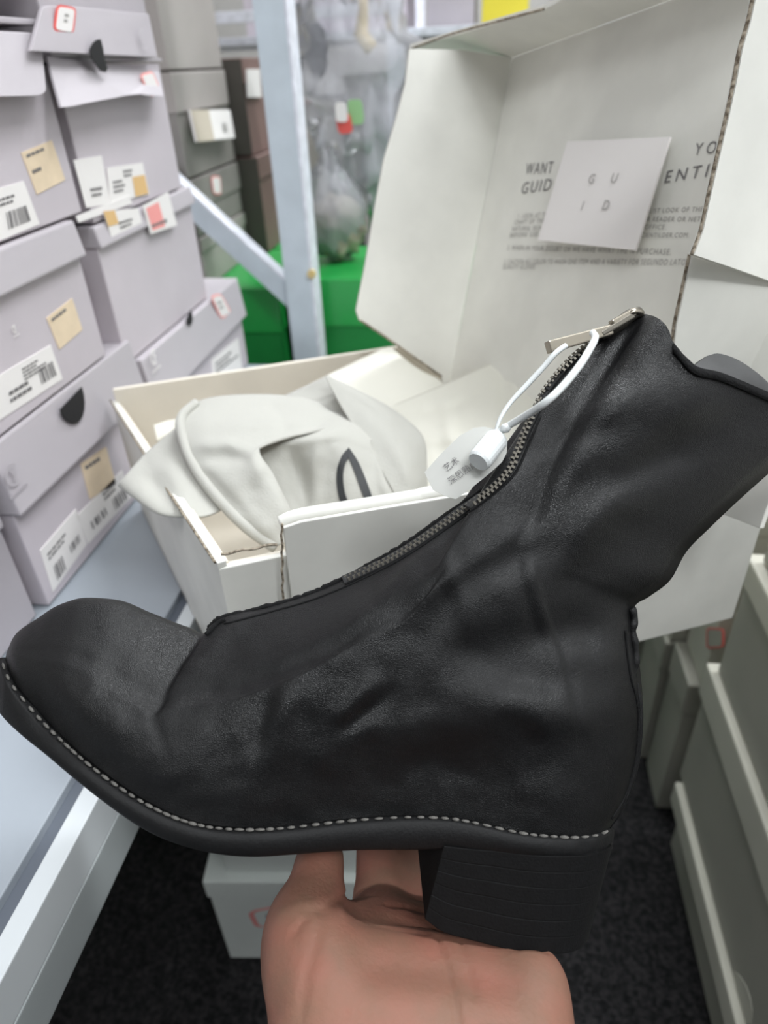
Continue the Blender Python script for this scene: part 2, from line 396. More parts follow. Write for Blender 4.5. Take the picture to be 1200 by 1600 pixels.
Xf = -0.342
L0 = leftbox('grey shoe box cut off by the left photo edge at shelf level', Xf-.004, 0.16, 0.378, -.36, -.235, body='grey_box2')
L1 = leftbox('grey shoe box on the shelf with round brand mark and cut-out lid', Xf, 0.386, 0.612, -.36, -.215, lid=0.056, flare=0.006)
L2 = leftbox('grey shoe box with cream and barcode labels, second in the front stack', Xf+.002, 0.345, 0.568, -.213, -.098, lid=0.028, lidm='grey_lid', flare=0.004)
L3 = leftbox('topmost grey shoe box of the front stack with pale lid', Xf, 0.375, 0.594, -.096, .034, lid=0.0)
M1 = leftbox('long grey shoe box with round hole and pink sticker on its lid', Xf+.004, 0.618, 0.93, -.36, -.238, lid=0.052, flare=0.006)
M2 = leftbox('grey shoe box with pink and tan stickers on its lid edge, second stack', Xf, 0.60, 0.832, -.236, -.110, lid=0.018, body='grey_box', lidm='grey_lid', flare=0.003)
M3 = leftbox('grey shoe box with torn white labels and flared pale lid', Xf, 0.605, 0.815, -.108, .013, lid=0.0)
M4 = leftbox('dark grey shoe box lid with red framed sticker and thumb notch', Xf+.003, 0.60, 0.80, .014, .069, lid=0.0, body='grey_box2')
M5 = leftbox('pale grey shoe box at the very top of the second stack', Xf+.006, 0.45, 0.78, .071, .17, lid=0.03, body='grey_lid')
# L1 details
label_on(L1, Xf, [(125, 725), (165, 698), (180, 755), (140, 780)], 'cream', rects=textlines(.1, .12, .9, .3, 1))
label_on(L1, Xf, [(62, 860), (118, 795), (135, 850), (82, 925)], 'paper', rects=textlines(.1, .2, .8, .4, 2)+barcode(.15, .55, .4, .9, 6)+barcode(.6, .55, .9, .75, 5))
label_on(L1, Xf, [(120, 805), (190, 735), (206, 775), (137, 850)], 'paper', rects=textlines(.5, .1, .9, .4, 2)+barcode(.15, .5, .5, .75, 5)+barcode(.62, .5, .92, .9, 7))
emblem(L1, Xf+.0075, 20, 742, .0085, 'grey_lid')
notch(L1, Xf+.0066, 110, 622, .019, .022, 0.1)
# L2 details
label_on(L2, Xf+.002, [(72, 497), (112, 466), (128, 515), (92, 546)], 'cream', rects=textlines(.1, .1, .9, .25, 1))
label_on(L2, Xf+.002, [(-30, 603), (78, 539), (97, 592), (-22, 670)], 'paper', rects=barcode(.72, .4, .95, .8, 8)+textlines(.52, .15, .85, .5, 4)+textlines(.3, .5, .6, .85, 2, 5))
emblem(L2, Xf+.0025, 22, 514, .003, 'paper')
# L3 details: pale lid with rounded corner hanging over the front
q = [onX(-40, 48, Xf), onX(58, 52, Xf), onX(68, 150, Xf+.014), onX(-40, 152, Xf+.014)]
plate('lid_flap', rounded(q, (0.12, 0.25), (1, 2)), 0.003, NX, 'grey_lid', L3, 0.001)
box('lid_top', Xf-.322, Xf+.003, 0.373, 0.596, H(.034), H(.038), 'grey_lid', L3, .001)
label_on(L3, Xf, [(32, 239), (80, 219), (101, 281), (57, 304)], 'cream', rects=textlines(.1, .08, .9, .2, 1)+textlines(.1, .45, .5, .6, 1))
label_on(L3, Xf, [(-30, 302), (36, 283), (61, 350), (-30, 388)], 'paper', rects=barcode(.45, .5, .88, .85, 10)+textlines(.3, .2, .85, .4, 2))
# M1 details
frame_sticker(M1, Xf+.0095, [(328, 462), (345, 458), (362, 490), (345, 500)], 'pink', rects=textlines(.25, .3, .8, .7, 2))
notch(M1, Xf+.0085, 294, 492, .010, .012, 0.3)
emblem(M1, Xf+.011, 240, 558, .008, 'paper')
label_on(M1, Xf+.004, [(330, 562), (372, 528), (378, 575), (334, 610)], 'paper', rects=textlines(.1, .2, .9, .6, 3))
# M2 labels
label_on(M2, Xf+.004, [(160, 330), (215, 325), (222, 352), (176, 378)], 'paper', rects=textlines(.3, .45, .9, .8, 2), extra=[([(0, 0, .3, .5)], 'tan')])
label_on(M2, Xf+.005, [(222, 322), (262, 300), (276, 352), (235, 366)], 'paper', rects=textlines(.1, .7, .9, .9, 1), extra=[([(.08, .12, .55, .9)], 'pink')])
# M3: flared pale lid flap with wavy edge, torn labels
top = [onX(70+i*17.5, 88+i*2.4, Xf+.002) for i in range(11)]
bl = [(92, 168), (110, 167), (130, 162), (150, 158), (172, 154), (195, 149), (215, 147), (235, 150), (248, 150), (252, 150)]
bot = [onX(u, v, Xf+.018) for (u, v) in bl]
plate('lid_flap', top+bot[::-1], 0.002, NX, 'grey_lid', M3)
box('lid_top', Xf-.322, Xf+.002, .603, .817, H(.011), H(.0135), 'grey_lid', M3, .0005)
frame_sticker(M3, Xf+.013, [(217, 116), (238, 110), (252, 145), (234, 153)], 'pink')
label_on(M3, Xf, [(114, 250), (158, 243), (172, 318), (134, 325)], 'paper', rects=textlines(.3, .62, .95, .85, 2))
label_on(M3, Xf+.0007, [(166, 262), (222, 254), (232, 303), (172, 318)], 'paper', rects=textlines(.4, .15, .75, .4, 2)+textlines(.1, .4, .4, .8, 3, 9), extra=[([(.62, .38, .98, .98)], 'tan')])
label_on(M3, Xf+.0013, [(118, 338), (200, 305), (206, 318), (122, 348)], 'paper')
# M4: dark lid with red framed sticker, round corner and half-moon notch
q = [onX(62, 5, Xf+.006), onX(228, 22, Xf+.006), onX(242, 90, Xf+.012), onX(42, 80, Xf+.012)]
plate('lid_flap', rounded(q, (0.1, 0.35), (0,)), 0.003, NX, 'grey_box2', M4, 0.0008)
frame_sticker(M4, Xf+.012, [(88, 6), (119, 12), (114, 55), (82, 49)], 'red', rects=textlines(.4, .3, .7, .7, 2))
c0 = [(150, 62), (156, 61), (160, 75), (162, 92), (167, 108), (164, 113), (157, 111), (150, 102), (141, 88), (139, 78), (144, 68)]
plate('thumb_notch', [onX(u, v, Xf+.0175) for (u, v) in c0], 0.0008, NX, 'void', M4)
emblem(M4, Xf+.0165, 222, 56, .006, 'grey_lid')

# taupe boxes beyond the brace
Xt = -0.42
G2 = 'taupe shoe boxes beyond the brace'
T1 = leftbox('plain taupe shoe box at the top behind the second stack', Xt, 1.025, 1.2455, .004, .13, lid=0, body='taupe', depth=.3, group=G2)
T2 = leftbox('taupe shoe box with white folded tag under its lid', Xt, 1.025, 1.245, -.126, .001, lid=.047, body='taupe2', lidm='taupe', depth=.3, group=G2)
T3 = leftbox('taupe shoe box with small pink sticker above the brace', Xt, 1.025, 1.245, -.205, -.129, lid=.040, body='taupe2', lidm='taupe2', depth=.3, group=G2)
T4 = leftbox('lowest taupe shoe box behind the brace', Xt, 1.025, 1.245, -.279, -.207, lid=.02, body='taupe', lidm='taupe', depth=.3, group=G2)
q = [onX(293, 172, Xt+.006), onX(356, 172, Xt+.012), onX(364, 216, Xt+.016), onX(304, 222, Xt+.012)]
o = plate('folded_tag', q, 0.004, NX, 'paper', T2, 0.001)
prints(o, q, NX, [(0, 0, .42, 1)], 'kraft', .0045); prints(o, q, NX, [(.7, .45, .8, .75)], 'ink_soft', .0047)
frame_sticker(T3, Xt+.004, [(329, 275), (344, 275), (346, 304), (333, 304)], 'pink')

# brown boxes
def brownbox(label, X, x0, y0, y1, d0, d1):
    t = thing('brown_box', ((X+x0)/2, (y0+y1)/2, H(d0)), label, 'box', 'brown boxes behind the post')
    box('body', x0, X, y0, y1, H(d0), H(d1)-.035, 'brown', t); box('lid', x0-.002, X+.003, y0-.003, y1+.003, H(d1)-.035, H(d1), 'brown', t)
    c = [(x0, y0-.0045, H(d0)+.002), (X+.002, y0-.0045, H(d0)+.002), (X+.002, y0-.0045, H(d1)-.002), (x0, y0-.0045, H(d1)-.002)]
    plate('dark_end_panel', c, .001, (0, -1, 0), 'brown_dark', t)  # shade on the end face painted as a darker plate
    return t
XB = -.395
B1 = brownbox('upper brown box with white sticker behind the post', XB, -.70, 1.26, 1.56, -.122, .016)
B2 = brownbox('lower brown box under the one with white sticker', XB+.006, -.70, 1.26, 1.56, -.279, -.124)
q = [onX(384, 108, XB+.004), onX(405, 108, XB+.004), onX(408, 152, XB+.004), onX(386, 152, XB+.004)]
plate('label', q, .001, NX, 'paper', B1)

# green boxes
def greenbox(label, x0, x1, y0, y1, z0, z1, lh=.09):
    t = thing('green_box', ((x0+x1)/2, (y0+y1)/2, z0), label, 'box', 'green boxes')
    box('body', x0+.003, x1-.003, y0+.003, y1-.003, z0, z1-.02, 'green_dark', t); box('lid', x0, x1, y0, y1, z1-lh, z1, 'green', t, .002)
    return t
greenbox('green shoe box with lid left of the post', -.74, -.312, 1.03, 1.29, H(-.53), H(-.28), .07)
greenbox('green shoe box with lid right of the post', -.305, .02, 1.06, 1.285, H(-.53), H(-.275), .074)
greenbox('green box behind, under the brown boxes', -.74, -.33, 1.30, 1.58, H(-.53), H(-.28), .07)
greenbox('lower green box left, under the lidded green box', -.74, -.312, 1.03, 1.29, 0, H(-.532), .07)
greenbox('lower green box right, under the lidded green box', -.305, .02, 1.06, 1.285, 0, H(-.532), .07)
greenbox('lowest green box behind, under the brown boxes', -.74, -.33, 1.30, 1.58, 0, H(-.532), .07)
greenbox('small far green box beside the open lid', -.30, -.16, 1.86, 2.1, H(-.50), H(-.235))

# rear rack with far boxes
t = thing('rear_rack', (-.3, 2.1, 0), 'white metal rear rack with upright behind the open lid', 'rack')
u0 = onY(616, 60, 1.75)
box('upright', u0[0]-.018, u0[0]+.018, 1.75, 1.775, 0, 1.9, 'post_side', t)
box('upright', -.93, -.90, 1.75, 1.775, 0, 1.9, 'post_side', t); box('upright', u0[0]-.018, u0[0]+.018, 2.3, 2.325, 0, 1.9, 'post_side', t)
box('shelf_board', -.93, .6, 1.78, 2.3, H(.045), H(.06), 'post_side', t); box('shelf_board', -.93, .6, 1.78, 2.3, H(-.52), H(-.505), 'shelf_lip', t)
box('crossbar', -.90, u0[0], 1.752, 1.77, H(.085), H(.105), 'post_side', t)
def farbox(label, x0, x1, y0, y1, d0, d1, m, lidm=None):
    t = thing('far_box', ((x0+x1)/2, (y0+y1)/2, H(d0)), label, 'box', 'boxes on the rear rack')
    box('body', x0+.003, x1-.003, y0+.003, y1, H(d0), H(d1)-.01, m, t); box('lid', x0, x1, y0, y1+.003, H(d1)-.05, H(d1), lidm or m, t); return t
f1 = farbox('grey far box on the rear rack behind the clear bags', -.56, -.345, 1.8, 2.1, -.50, -.215, 'taupe2', 'taupe')
f2 = farbox('taupe far box with pink sticker behind the hanging bag', -.56, -.345, 1.8, 2.1, -.213, -.065, 'taupe', 'taupe')
f3 = farbox('dark grey far box between post and rear upright', -.335, -.14, 1.83, 2.1, -.233, -.02, 'taupe2', 'taupe2')
f4 = farbox('grey far box right of the rear upright', -.13, .12, 1.85, 2.1, -.50, -.02, 'taupe2', 'taupe')
f5 = farbox('grey carton at top right of the rear upright', -.15, -.04, 1.85, 2.1, .061, .25, 'grey_box2', 'grey_box2')
f6 = farbox('yellow carton at the top above the open lid', -.03, .075, 1.85, 2.1, .061, .26, 'yellow', 'yellow')
f7 = farbox('grey carton at top behind the hanging clear bag', -.56, -.19, 1.85, 2.1, .061, .27, 'grey_box', 'grey_box')
q = [onY(472, 135, 1.797), onY(487, 135, 1.797), onY(488, 160, 1.797), onY(474, 160, 1.797)]
frame_sticker(f2, 0, None, 'pink', 'paper', np.array([0, -1.0, 0]), q)

# clear plastic bags
def blob(name, c, r, m, parent=None, seed=0, amp=.25, nu=28, nv=20, fold=3.0, taper=0.0):
    V, Fc = [], []
    for i in range(nv+1):
        th = math.pi*i/nv
        for j in range(nu):
            ph = 2*math.pi*j/nu
            d = np.array([math.sin(th)*math.cos(ph), math.sin(th)*math.sin(ph), math.cos(th)])
            k = 1+amp*noise.noise(Vector(d*fold+np.array([seed, seed*1.7, 0])))+amp*.5*noise.noise(Vector(d*fold*2.7+np.array([seed*3, 0, 1])))
            sx = 1-taper*max(0, d[2])
            V.append(np.asarray(c)+d*np.asarray(r)*k*np.array([sx, sx, 1]))
    for i in range(nv):
        for j in range(nu): Fc.append((i*nu+j, i*nu+(j+1) % nu, (i+1)*nu+(j+1) % nu, (i+1)*nu+j))
    return obj(name, V, Fc, m, parent, smooth=True, merge=1e-5)
c = onY(522, 330, 1.18)
t = thing('plastic_bag', (c[0], 1.18, H(-.275)), 'crumpled clear plastic bag of grey wrapping standing on the green box', 'plastic bag')
blob('contents', (c[0]+.005, 1.18, H(-.222)), (.044, .042, .048), 'content', t, 2, .3)
blob('film', (c[0]-.003, 1.18, H(-.188)), (.054, .058, .080), 'film', t, 5, .22, fold=4, taper=.6)
c = onY(540, 120, 1.22)
t = thing('plastic_bag', (c[0], 1.22, c[2]-.19), 'hanging clear plastic bag with dark pouch and red tag', 'plastic bag')
blob('film', (c[0]+.015, 1.22, c[2]), (.085, .05, .15), 'film', t, 9, .42, fold=3.2, nu=40, nv=30)
blob('film_tail', (c[0]+.05, 1.22, c[2]-.12), (.03, .02, .10), 'film', t, 4, .4, fold=4)
p = onY(462, 75, 1.25); blob('dark_pouch', p, (.048, .03, .055), 'pouch', t, 3, .2)
p = onY(565, 40, 1.24); tube('gold_strap', [p+np.array([0, 0, .06]), p+np.array([.004, 0, .02]), p+np.array([-.002, 0, -.01]), p+np.array([.014, 0, -.03])], [.006, .007, .011, .011], 'gold', t)
tube('hanging_cord', [c+np.array([.0, 0, .13]), c+np.array([0, 0, .5]), np.array([c[0], 1.22, 1.9])], .002, 'film', t)
p = onY(537, 193, 1.15); q = [p+np.array([-.012, 0, .012]), p+np.array([.010, 0, .014]), p+np.array([.014, 0, -.012]), p+np.array([-.008, 0, -.014])]
plate('red_tag', rounded(q, (.3, .3), (0, 1, 2, 3)), .002, (0, -1, 0), 'red', t)
p = onY(533, 176, 1.145); q = [p+np.array([-.008, 0, .013]), p+np.array([.008, 0, .013]), p+np.array([.010, 0, -.012]), p+np.array([-.008, 0, -.012])]
plate('white_tag', rounded(q, (.3, .3), (0, 1, 2, 3)), .002, (0, -1, 0), 'paper', t)
p = onY(556, 175, 1.16); q = [p+np.array([-.012, 0, .016]), p+np.array([.010, 0, .016]), p+np.array([.012, 0, -.016]), p+np.array([-.010, 0, -.016])]
plate('green_tag', rounded(q, (.3, .3), (0, 1, 2, 3)), .002, (0, -1, 0), 'pale_green', t)

# ------------------------------------------------------------------ white boxes on the right
GR = 'white shoe boxes stacked on the right'
def rightbox(label, X, y0, y1, d0, d1, lidh, depth=.24, body='carton_grey', proud=.006, notchat=None):
    t = thing('white_shoe_box', (X+depth/2, (y0+y1)/2, H(d0)), label, 'shoe box', GR)
    box('body', X+proud, X+depth, y0+.003, y1-.003, H(d0), H(d1)-.003, body, t, .0015)
    box('lid', X, X+depth+.003, y0, y1, H(d1)-lidh, H(d1), 'old_white', t, .003)
    return t
Xr = .25
Ra = rightbox('bottom white shoe box of the right stack on the carpet', Xr, .14, .555, -CAMZ, -.738, .034, proud=.016)
Rb = rightbox('second white shoe box of the right stack with half-moon notch', Xr+.002, .14, .57, -.737, -.553, .045)
Rc = rightbox('third white shoe box of the right stack', Xr+.004, .14, .56, -.551, -.40, .030)
Rd = rightbox('top white shoe box of the right stack beside the open box', Xr+.008, .14, .55, -.398, -.25, .03)
n0 = [onX(u, v, Xr+.009) for (u, v) in [(1148, 1517), (1158, 1524), (1168, 1540), (1175, 1560), (1178, 1580), (1176, 1600), (1168, 1600), (1160, 1570), (1152, 1545)]]
plate('thumb_notch', n0, .0015, (-1, 0, 0), 'old_white', Rb, .0004)  # notch shading painted as a paler crescent plate
def upright(label, X, y0, y1, d0, d1, m):
    t = thing('white_shoe_box', (X+.12, (y0+y1)/2, H(d0)), label, 'shoe box', 'white boxes standing in the gap behind the right stack')
    box('body', X+.003, X+.24, y0+.002, y1-.002, H(d0), H(d1)-.03, m, t, .002); box('lid', X, X+.243, y0, y1, H(d1)-.05, H(d1), m, t, .003)
    return t
Re = upright('lower pale box standing in the gap behind the right stack', Xr+.004, .60, .675, -CAMZ, -.622, 'carton_grey')
Rf = upright('white box with red sticker in the gap behind the right stack', Xr+.014, .60, .675, -.62, -.36, 'old_white')
Rg = upright('second lower box deeper in the gap on the carpet', Xr-.004, .68, .775, -CAMZ, -.632, 'carton_grey')
Ri = upright('second upper white box deeper in the gap', Xr-.002, .68, .775, -.63, -.36, 'old_white')
Rj = upright('tall dull box at the far end of the gap', Xr-.012, .785, .98, -CAMZ, -.36, 'carton_grey')
q = [onX(1104, 980, Xr+.017), onX(1132, 982, Xr+.017), onX(1132, 1012, Xr+.017), onX(1104, 1014, Xr+.017)]
frame_sticker(Rf, 0, None, 'red', 'carton_grey', np.array([-1.0, 0, 0]), q)

# ------------------------------------------------------------------ open white box and the ones below it
bz = H(-.361)
A, B, C = onZ(400, 1160, bz), onZ(1135, 965, bz), onZ(217, 787, bz)
C = A+(C-A)*.965
ex = unit(B-A); ey = unit(C-A); up = np.array([0, 0, 1.0])
D = C+B-A
nf = unit(np.cross(ex, up))                        # outward normal of the front wall
if np.dot(nf, C-A) > 0: nf = -nf
ml = unit(np.cross(ey, up));  ml = ml if np.dot(ml, B-A) < 0 else -ml   # outward normal of the left end
ob = thing('open_shoe_box', tuple((A+B+C+D)/4), 'open white hinged-lid shoe box holding cloth behind the boot', 'shoe box')
def wallp(name, p, q, h0, h1, n, th, m='lid_white', base=0.0, par=ob, bev=.0008):
    return plate(name, [p+up*base, q+up*base, q+up*h1, p+up*h0], th, n, m, par, bev)
hA, hC, hD, hB = .146, .116, .118, .140
wallp('left_wall', A, C, hA-.002, hC, -ml, .005, 'lid_white')
wallp('left_wall_lining', A-ml*.0052+ey*.004, C-ml*.0052, hA-.006, hC-.004, -ml, .002, 'carton_in')
wallp('back_wall', C+ex*.004, D, hC+.012, hD+.012, nf, .005, 'carton_in')
wallp('right_wall', B, D, hB, hD, -ex, .005, 'carton_in')
plate('bottom', [A, B, D, C], .003, up, 'carton_in', ob)
wallp('front_wall', A, B, hA-.006, hB, -nf, .004, 'lid_white')
wallp('front_wall_lining', A-nf*.0042, B-nf*.0042, hA-.007, hB, -nf, .003, 'carton_in')
# outer wrapping panel with rolled top, starting at the tear
def frontpt(u, v, off=0): return onPlane(u, v, A+nf*off, nf)
tp = [frontpt(441, 822, .003), frontpt(470, 812, .003), frontpt(560, 797, .003), frontpt(650, 782, .003), frontpt(735, 768, .003)]
TR = B+up*hB+nf*.003
bt = [B+nf*.003+up*.004, frontpt(480, 1130, .003)]
plate('front_panel', tp+[TR]+bt, .0022, nf, 'lid_white', ob, .0006)
rp = crom([frontpt(439, 823, .001), frontpt(470, 811, .001), frontpt(560, 796, .001), frontpt(650, 781, .001), frontpt(735, 767, .001), B+up*(hB+.001)], 30)
tube('rolled_edge', rp-nf*.003, .0042, 'lid_white', ob, 10)
te = [frontpt(441, 818, .0055)]
for k in range(1, 16): te.append(frontpt(440+1.2*math.sin(k*2.1)+k*.15, 818+k*9, .0055))
tube('torn_edge', te, .0007, 'carton_edge', ob, 6)
ce = crom([frontpt(345+i*11, 866-i*2.0+1.2*math.sin(i*1.7), .0005) for i in range(9)], 40)
tube('cut_edge', ce, .0008, 'carton_edge', ob, 6)
le = [A+up*(hA-.001), (A+C)/2+up*((hA+hC)/2-.002), C+up*(hC+.001)]
tube('cut_edge', crom(le, 20)+ml*.001, .0007, 'carton_edge', ob, 6)
# tuck flap standing at the near right corner
fl = [onPlane(1074, 396, B-ex*.02, nf), onPlane(1250, 455, B-ex*.02, nf), onPlane(1260, 760, B-ex*.02, nf), onPlane(1020, 770, B-ex*.02, nf), onPlane(1050, 505, B-ex*.02, nf)]
plate('corner_flap', fl, .004, nf, 'lid_white', ob, .0006)
tube('cut_edge', [fl[0]+nf*.002, fl[4]+nf*.002, fl[3]+nf*.002], .0011, 'carton_edge', ob, 6)
tube('cut_edge', [fl[0]+nf*.002, fl[1]+nf*.002], .0014, 'lid_white', ob, 6)

# lid: directions from the printed lines and the crease
def camdir(u, v): return unit(ray(u, v))
eu = -camdir(20, 373)
mm = np.cross(ray(800, 90), ray(763, 283)); ev = unit(np.cross(mm, eu)); 
if ev[2] < 0: ev = -ev
nin = unit(np.cross(eu, ev))                       # points to the viewer side (inside of the lid)
if np.dot(nin, CAM-P(900, 300, .5)) < 0: nin = -nin
TL = P(800, 90, .585)
def lidp(u, v, off=0.0): return onPlane(u, v, TL+nin*off, nin)
WL, HL = .34, .30
BLc = TL-ev*HL; TRc = TL+eu*WL; BRc = TRc-ev*HL
lid = plate('lid', [TL, TRc, BRc, BLc], .004, -nin, 'lid_white', ob, .0005); ORIG[lid] = ORIG[ob]
def farp(u, v): 
    n = unit(np.cross(ev, unit(nin-eu*.12))); return onPlane(u, v, TL, n), n
fw = [farp(800, 90)[0]] + [farp(u, v)[0] for (u, v) in [(722, 78), (640, 76), (634, 130), (618, 190), (600, 250), (585, 330), (572, 410), (557, 485), (562, 500), (600, 525), (650, 560), (690, 588)]] + [BLc]
nfw = farp(0, 0)[1]; nfw = nfw if np.dot(nfw, eu) < 0 else -nfw
plate('far_wing', fw, .0035, nfw, 'lid_white', lid)
tube('cut_edge', crom(fw[9:13], 12), .0010, 'carton_edge', lid, 6)
nt_ = unit(np.cross(eu, nin)); nt_ = nt_ if np.dot(nt_, ev) > 0 else -nt_
lw = [onPlane(u, v, TL, nt_) for (u, v) in [(800, 90), (640, 76), (850, 15), (960, -45), (1180, -130)]] + [TRc]
plate('top_wing', lw, .0035, nt_, 'lid_white', lid)
tube('cut_edge', crom([onPlane(u, v, TL, nt_) for (u, v) in [(640, 77), (700, 55), (760, 38), (850, 14)]], 16), .0009, 'carton_edge', lid, 6)
nn = unit(np.cross(ev, nin)); nn = nn if np.dot(nn, eu) > 0 else -nn
def nearp(u, v): return onPlane(u, v, TL+eu*(WL-.03), nn)
nw = [nearp(u, v) for (u, v) in [(1173, -12), (1163, 35), (1150, 80), (1141, 130), (1128, 190), (1113, 255), (1103, 300), (1090, 360), (1076, 398), (1130, 416), (1260, 462), (1500, 540), (1500, -100), (1200, -110)]]
plate('near_wing', nw, .0035, nn, 'lid_white', lid)
tube('cut_edge', crom([p-nn*.0 + nn*.0018 for p in nw[:9]], 60), .0011, 'carton_edge', lid, 6)
# lettering printed inside the lid
def ltext(s, u0, v0, u1, v1, hpx, m='ink', sp=1.0):
    """line of print from pixel (u0,v0) to (u1,v1) on the lid, letters about hpx pixels tall"""
    a, b = lidp(u0, v0, .0006), lidp(u1, v1, .0006); hgt = np.linalg.norm(lidp(u0, v0-hpx, .0006)-a)
    o = text(lid, s, a, b-a, ev, 1.0, m, lift=0.0, spacing=sp)
    me = o.data; co = np.array([tuple(v.co) for v in me.vertices])+ORIG[o]-a
    x = unit(b-a); n_ = unit(np.cross(x, ev)); y = np.cross(n_, x)
    cx, cy = co @ x, co @ unit(ev); k = np.linalg.norm(b-a)/cx.max()
    for v, p, q in zip(me.vertices, cx, cy): v.co = Vector(a+x*p*k+unit(ev)*q*hgt/.72-ORIG[o])
    return o
ltext('WANT', 820, 273, 862, 269, 17, 'ink', 1.25); ltext('GUID', 813, 303, 859, 298, 17, 'ink', 1.25)
ltext('YO', 1083, 243, 1117, 239, 18, 'ink', 1.6); ltext('ENTI', 1036, 286, 1103, 278, 18, 'ink', 1.5)
for (s, u, v, u1, v1) in [('1. LOOK AT THE', 808, 341, 858, 339), ('CRAFT OF THE', 803, 351, 850, 349), ('NATURAL SKIN', 799, 361, 846, 360), ('BEFORE USE.', 796, 371, 842, 370), ('LIST LOOK OF THE', 1014, 333, 1098, 330), ('R READER OR NET', 1010, 346, 1094, 345), ('OFFICE.', 1006, 358, 1040, 358), ('CIENTILDER.COM.', 1001, 371, 1076, 371), ('2. WHEN IN YOUR DOUBT OR WE HAVE WHAT THE N PURCHASE.', 792, 390, 1048, 397), ('3. CAUTION ALL COLOR TO WASH ONE ITEM AND A VARIETY FOR SEGUNDO LATO', 787, 412, 1068, 421), ('QUALITY GLOVES.', 785, 420, 836, 422)]:
    ltext(s, u, v, u1, v1, 7, 'ink_soft', 1.2)
# white card resting on the lid
cq = [lidp(889, 222, .006), lidp(1050, 215, .006), lidp(996, 392, .012), lidp(843, 376, .012)]
card = plate('paper_card', cq, .002, nin, 'paper', None, .0004); tag(card, 'square white card with four letters leaning on the open lid', 'card')
cx_, cy_ = unit(cq[1]-cq[0]), unit(cq[0]-cq[3]); cn = unit(np.cross(cx_, cy_)); cn = cn if np.dot(cn, nin) > 0 else -cn
def cardp(u, v): return onPlane(u, v, cq[0]+nin*.0024, unit(np.cross(cq[1]-cq[0], cq[3]-cq[0])))
for (s, u, v) in [('G', 918, 287), ('U', 953, 286), ('I', 907, 329), ('D', 940, 328)]:
    text(card, s, cardp(u, v), cx_, np.cross(cn, cx_), .0092, 'ink_soft', lift=.0006)

# boxes under the open box
fb0 = onZ(360, 1497, 0.0)
def underbox(label, c, ang, L, W, z0, z1):
    ca, sa = math.cos(ang), math.sin(ang); e1 = np.array([ca, sa, 0]); e2 = np.array([-sa, ca, 0]); c = np.array([c[0], c[1], 0])
    t = thing('white_shoe_box', tuple(c+e1*L/2+e2*W/2+up*z0), label, 'shoe box', 'white shoe boxes under the open box')
    def hx(nm, o, h0, h1, m):
        b = [c-e1*o-e2*o, c+e1*(L+o)-e2*o, c+e1*(L+o)+e2*(W+o), c-e1*o+e2*(W+o)]
        hexa(nm, [x+up*h0 for x in b], [x+up*h1 for x in b], m, t, .002)
    hx('body', 0, z0, z1-.03, 'pale_carton'); hx('lid', .002, z1-.03, z1, 'pale_carton')
    return t, e1, e2, c
ang = math.atan2(ex[1], ex[0])*.25
ua = underbox('lowest white shoe box on the carpet with red framed sticker', fb0, ang, .23, .30, 0, .165)
underbox('middle white shoe box stacked under the open box', fb0+np.array([.02, .01, 0]), ang, .24, .30, .166, .331)
underbox('white shoe box directly under the open box', fb0+np.array([.10, .015, 0]), ang, .24, .29, .332, .4975)
fn = -ua[2]
q = [onPlane(u, v, ua[3]+fn*.0003, fn) for (u, v) in [(386, 1424), (470, 1408), (476, 1440), (400, 1450)]]
frame_sticker(ua[0], 0, None, 'pink', 'pale_carton', fn, q, rects=textlines(.3, .3, .8, .7, 1))

# ------------------------------------------------------------------ cloth
def foldw(px, pl, sg):
    g = crom(pl, 25); acc_ = 0
    for k in range(25):
        wgt = math.sin(math.pi*(k+.5)/25); d2 = ((px-g[k])**2).sum(-1)
        acc_ = np.maximum(acc_, wgt*np.exp(-d2/(2*(sg*(.75+.5*wgt))**2)))
    return acc_
def patch(name, rows, m, parent, nr=8, wr=.0012, solid=.0014, seed=0, off=0.0, folds=()):
    g = np.array(rows, float); R, K = g.shape[0], g.shape[1]
    a = np.array([crom(g[i], (K-1)*nr+1) for i in range(R)])
    b = np.array([crom(a[:, j], (R-1)*nr+1) for j in range(a.shape[1])]).transpose(1, 0, 2)
    for (pl, sg, am) in folds: b[..., 2] -= am*foldw(b[..., :2], pl, sg)
    V = []
    for i in range(b.shape[0]):
        for j in range(b.shape[1]):
            u, v, z = b[i, j]; w_ = wr*(noise.noise(Vector((u*.022+seed, v*.022, 0)))+.5*noise.noise(Vector((u*.05, v*.05+seed, 2))))
            V.append(P(u, v, z+w_+off))
    o = obj(name, V, gridfaces(b.shape[0], b.shape[1]), m, parent, smooth=True, solid=solid)
    return o, V, gridfaces(b.shape[0], b.shape[1])
bag = thing('dust_bag', tuple(P(460, 860, .47)), 'white cotton dust bag with black printed mark spilling from the open box', 'dust bag')
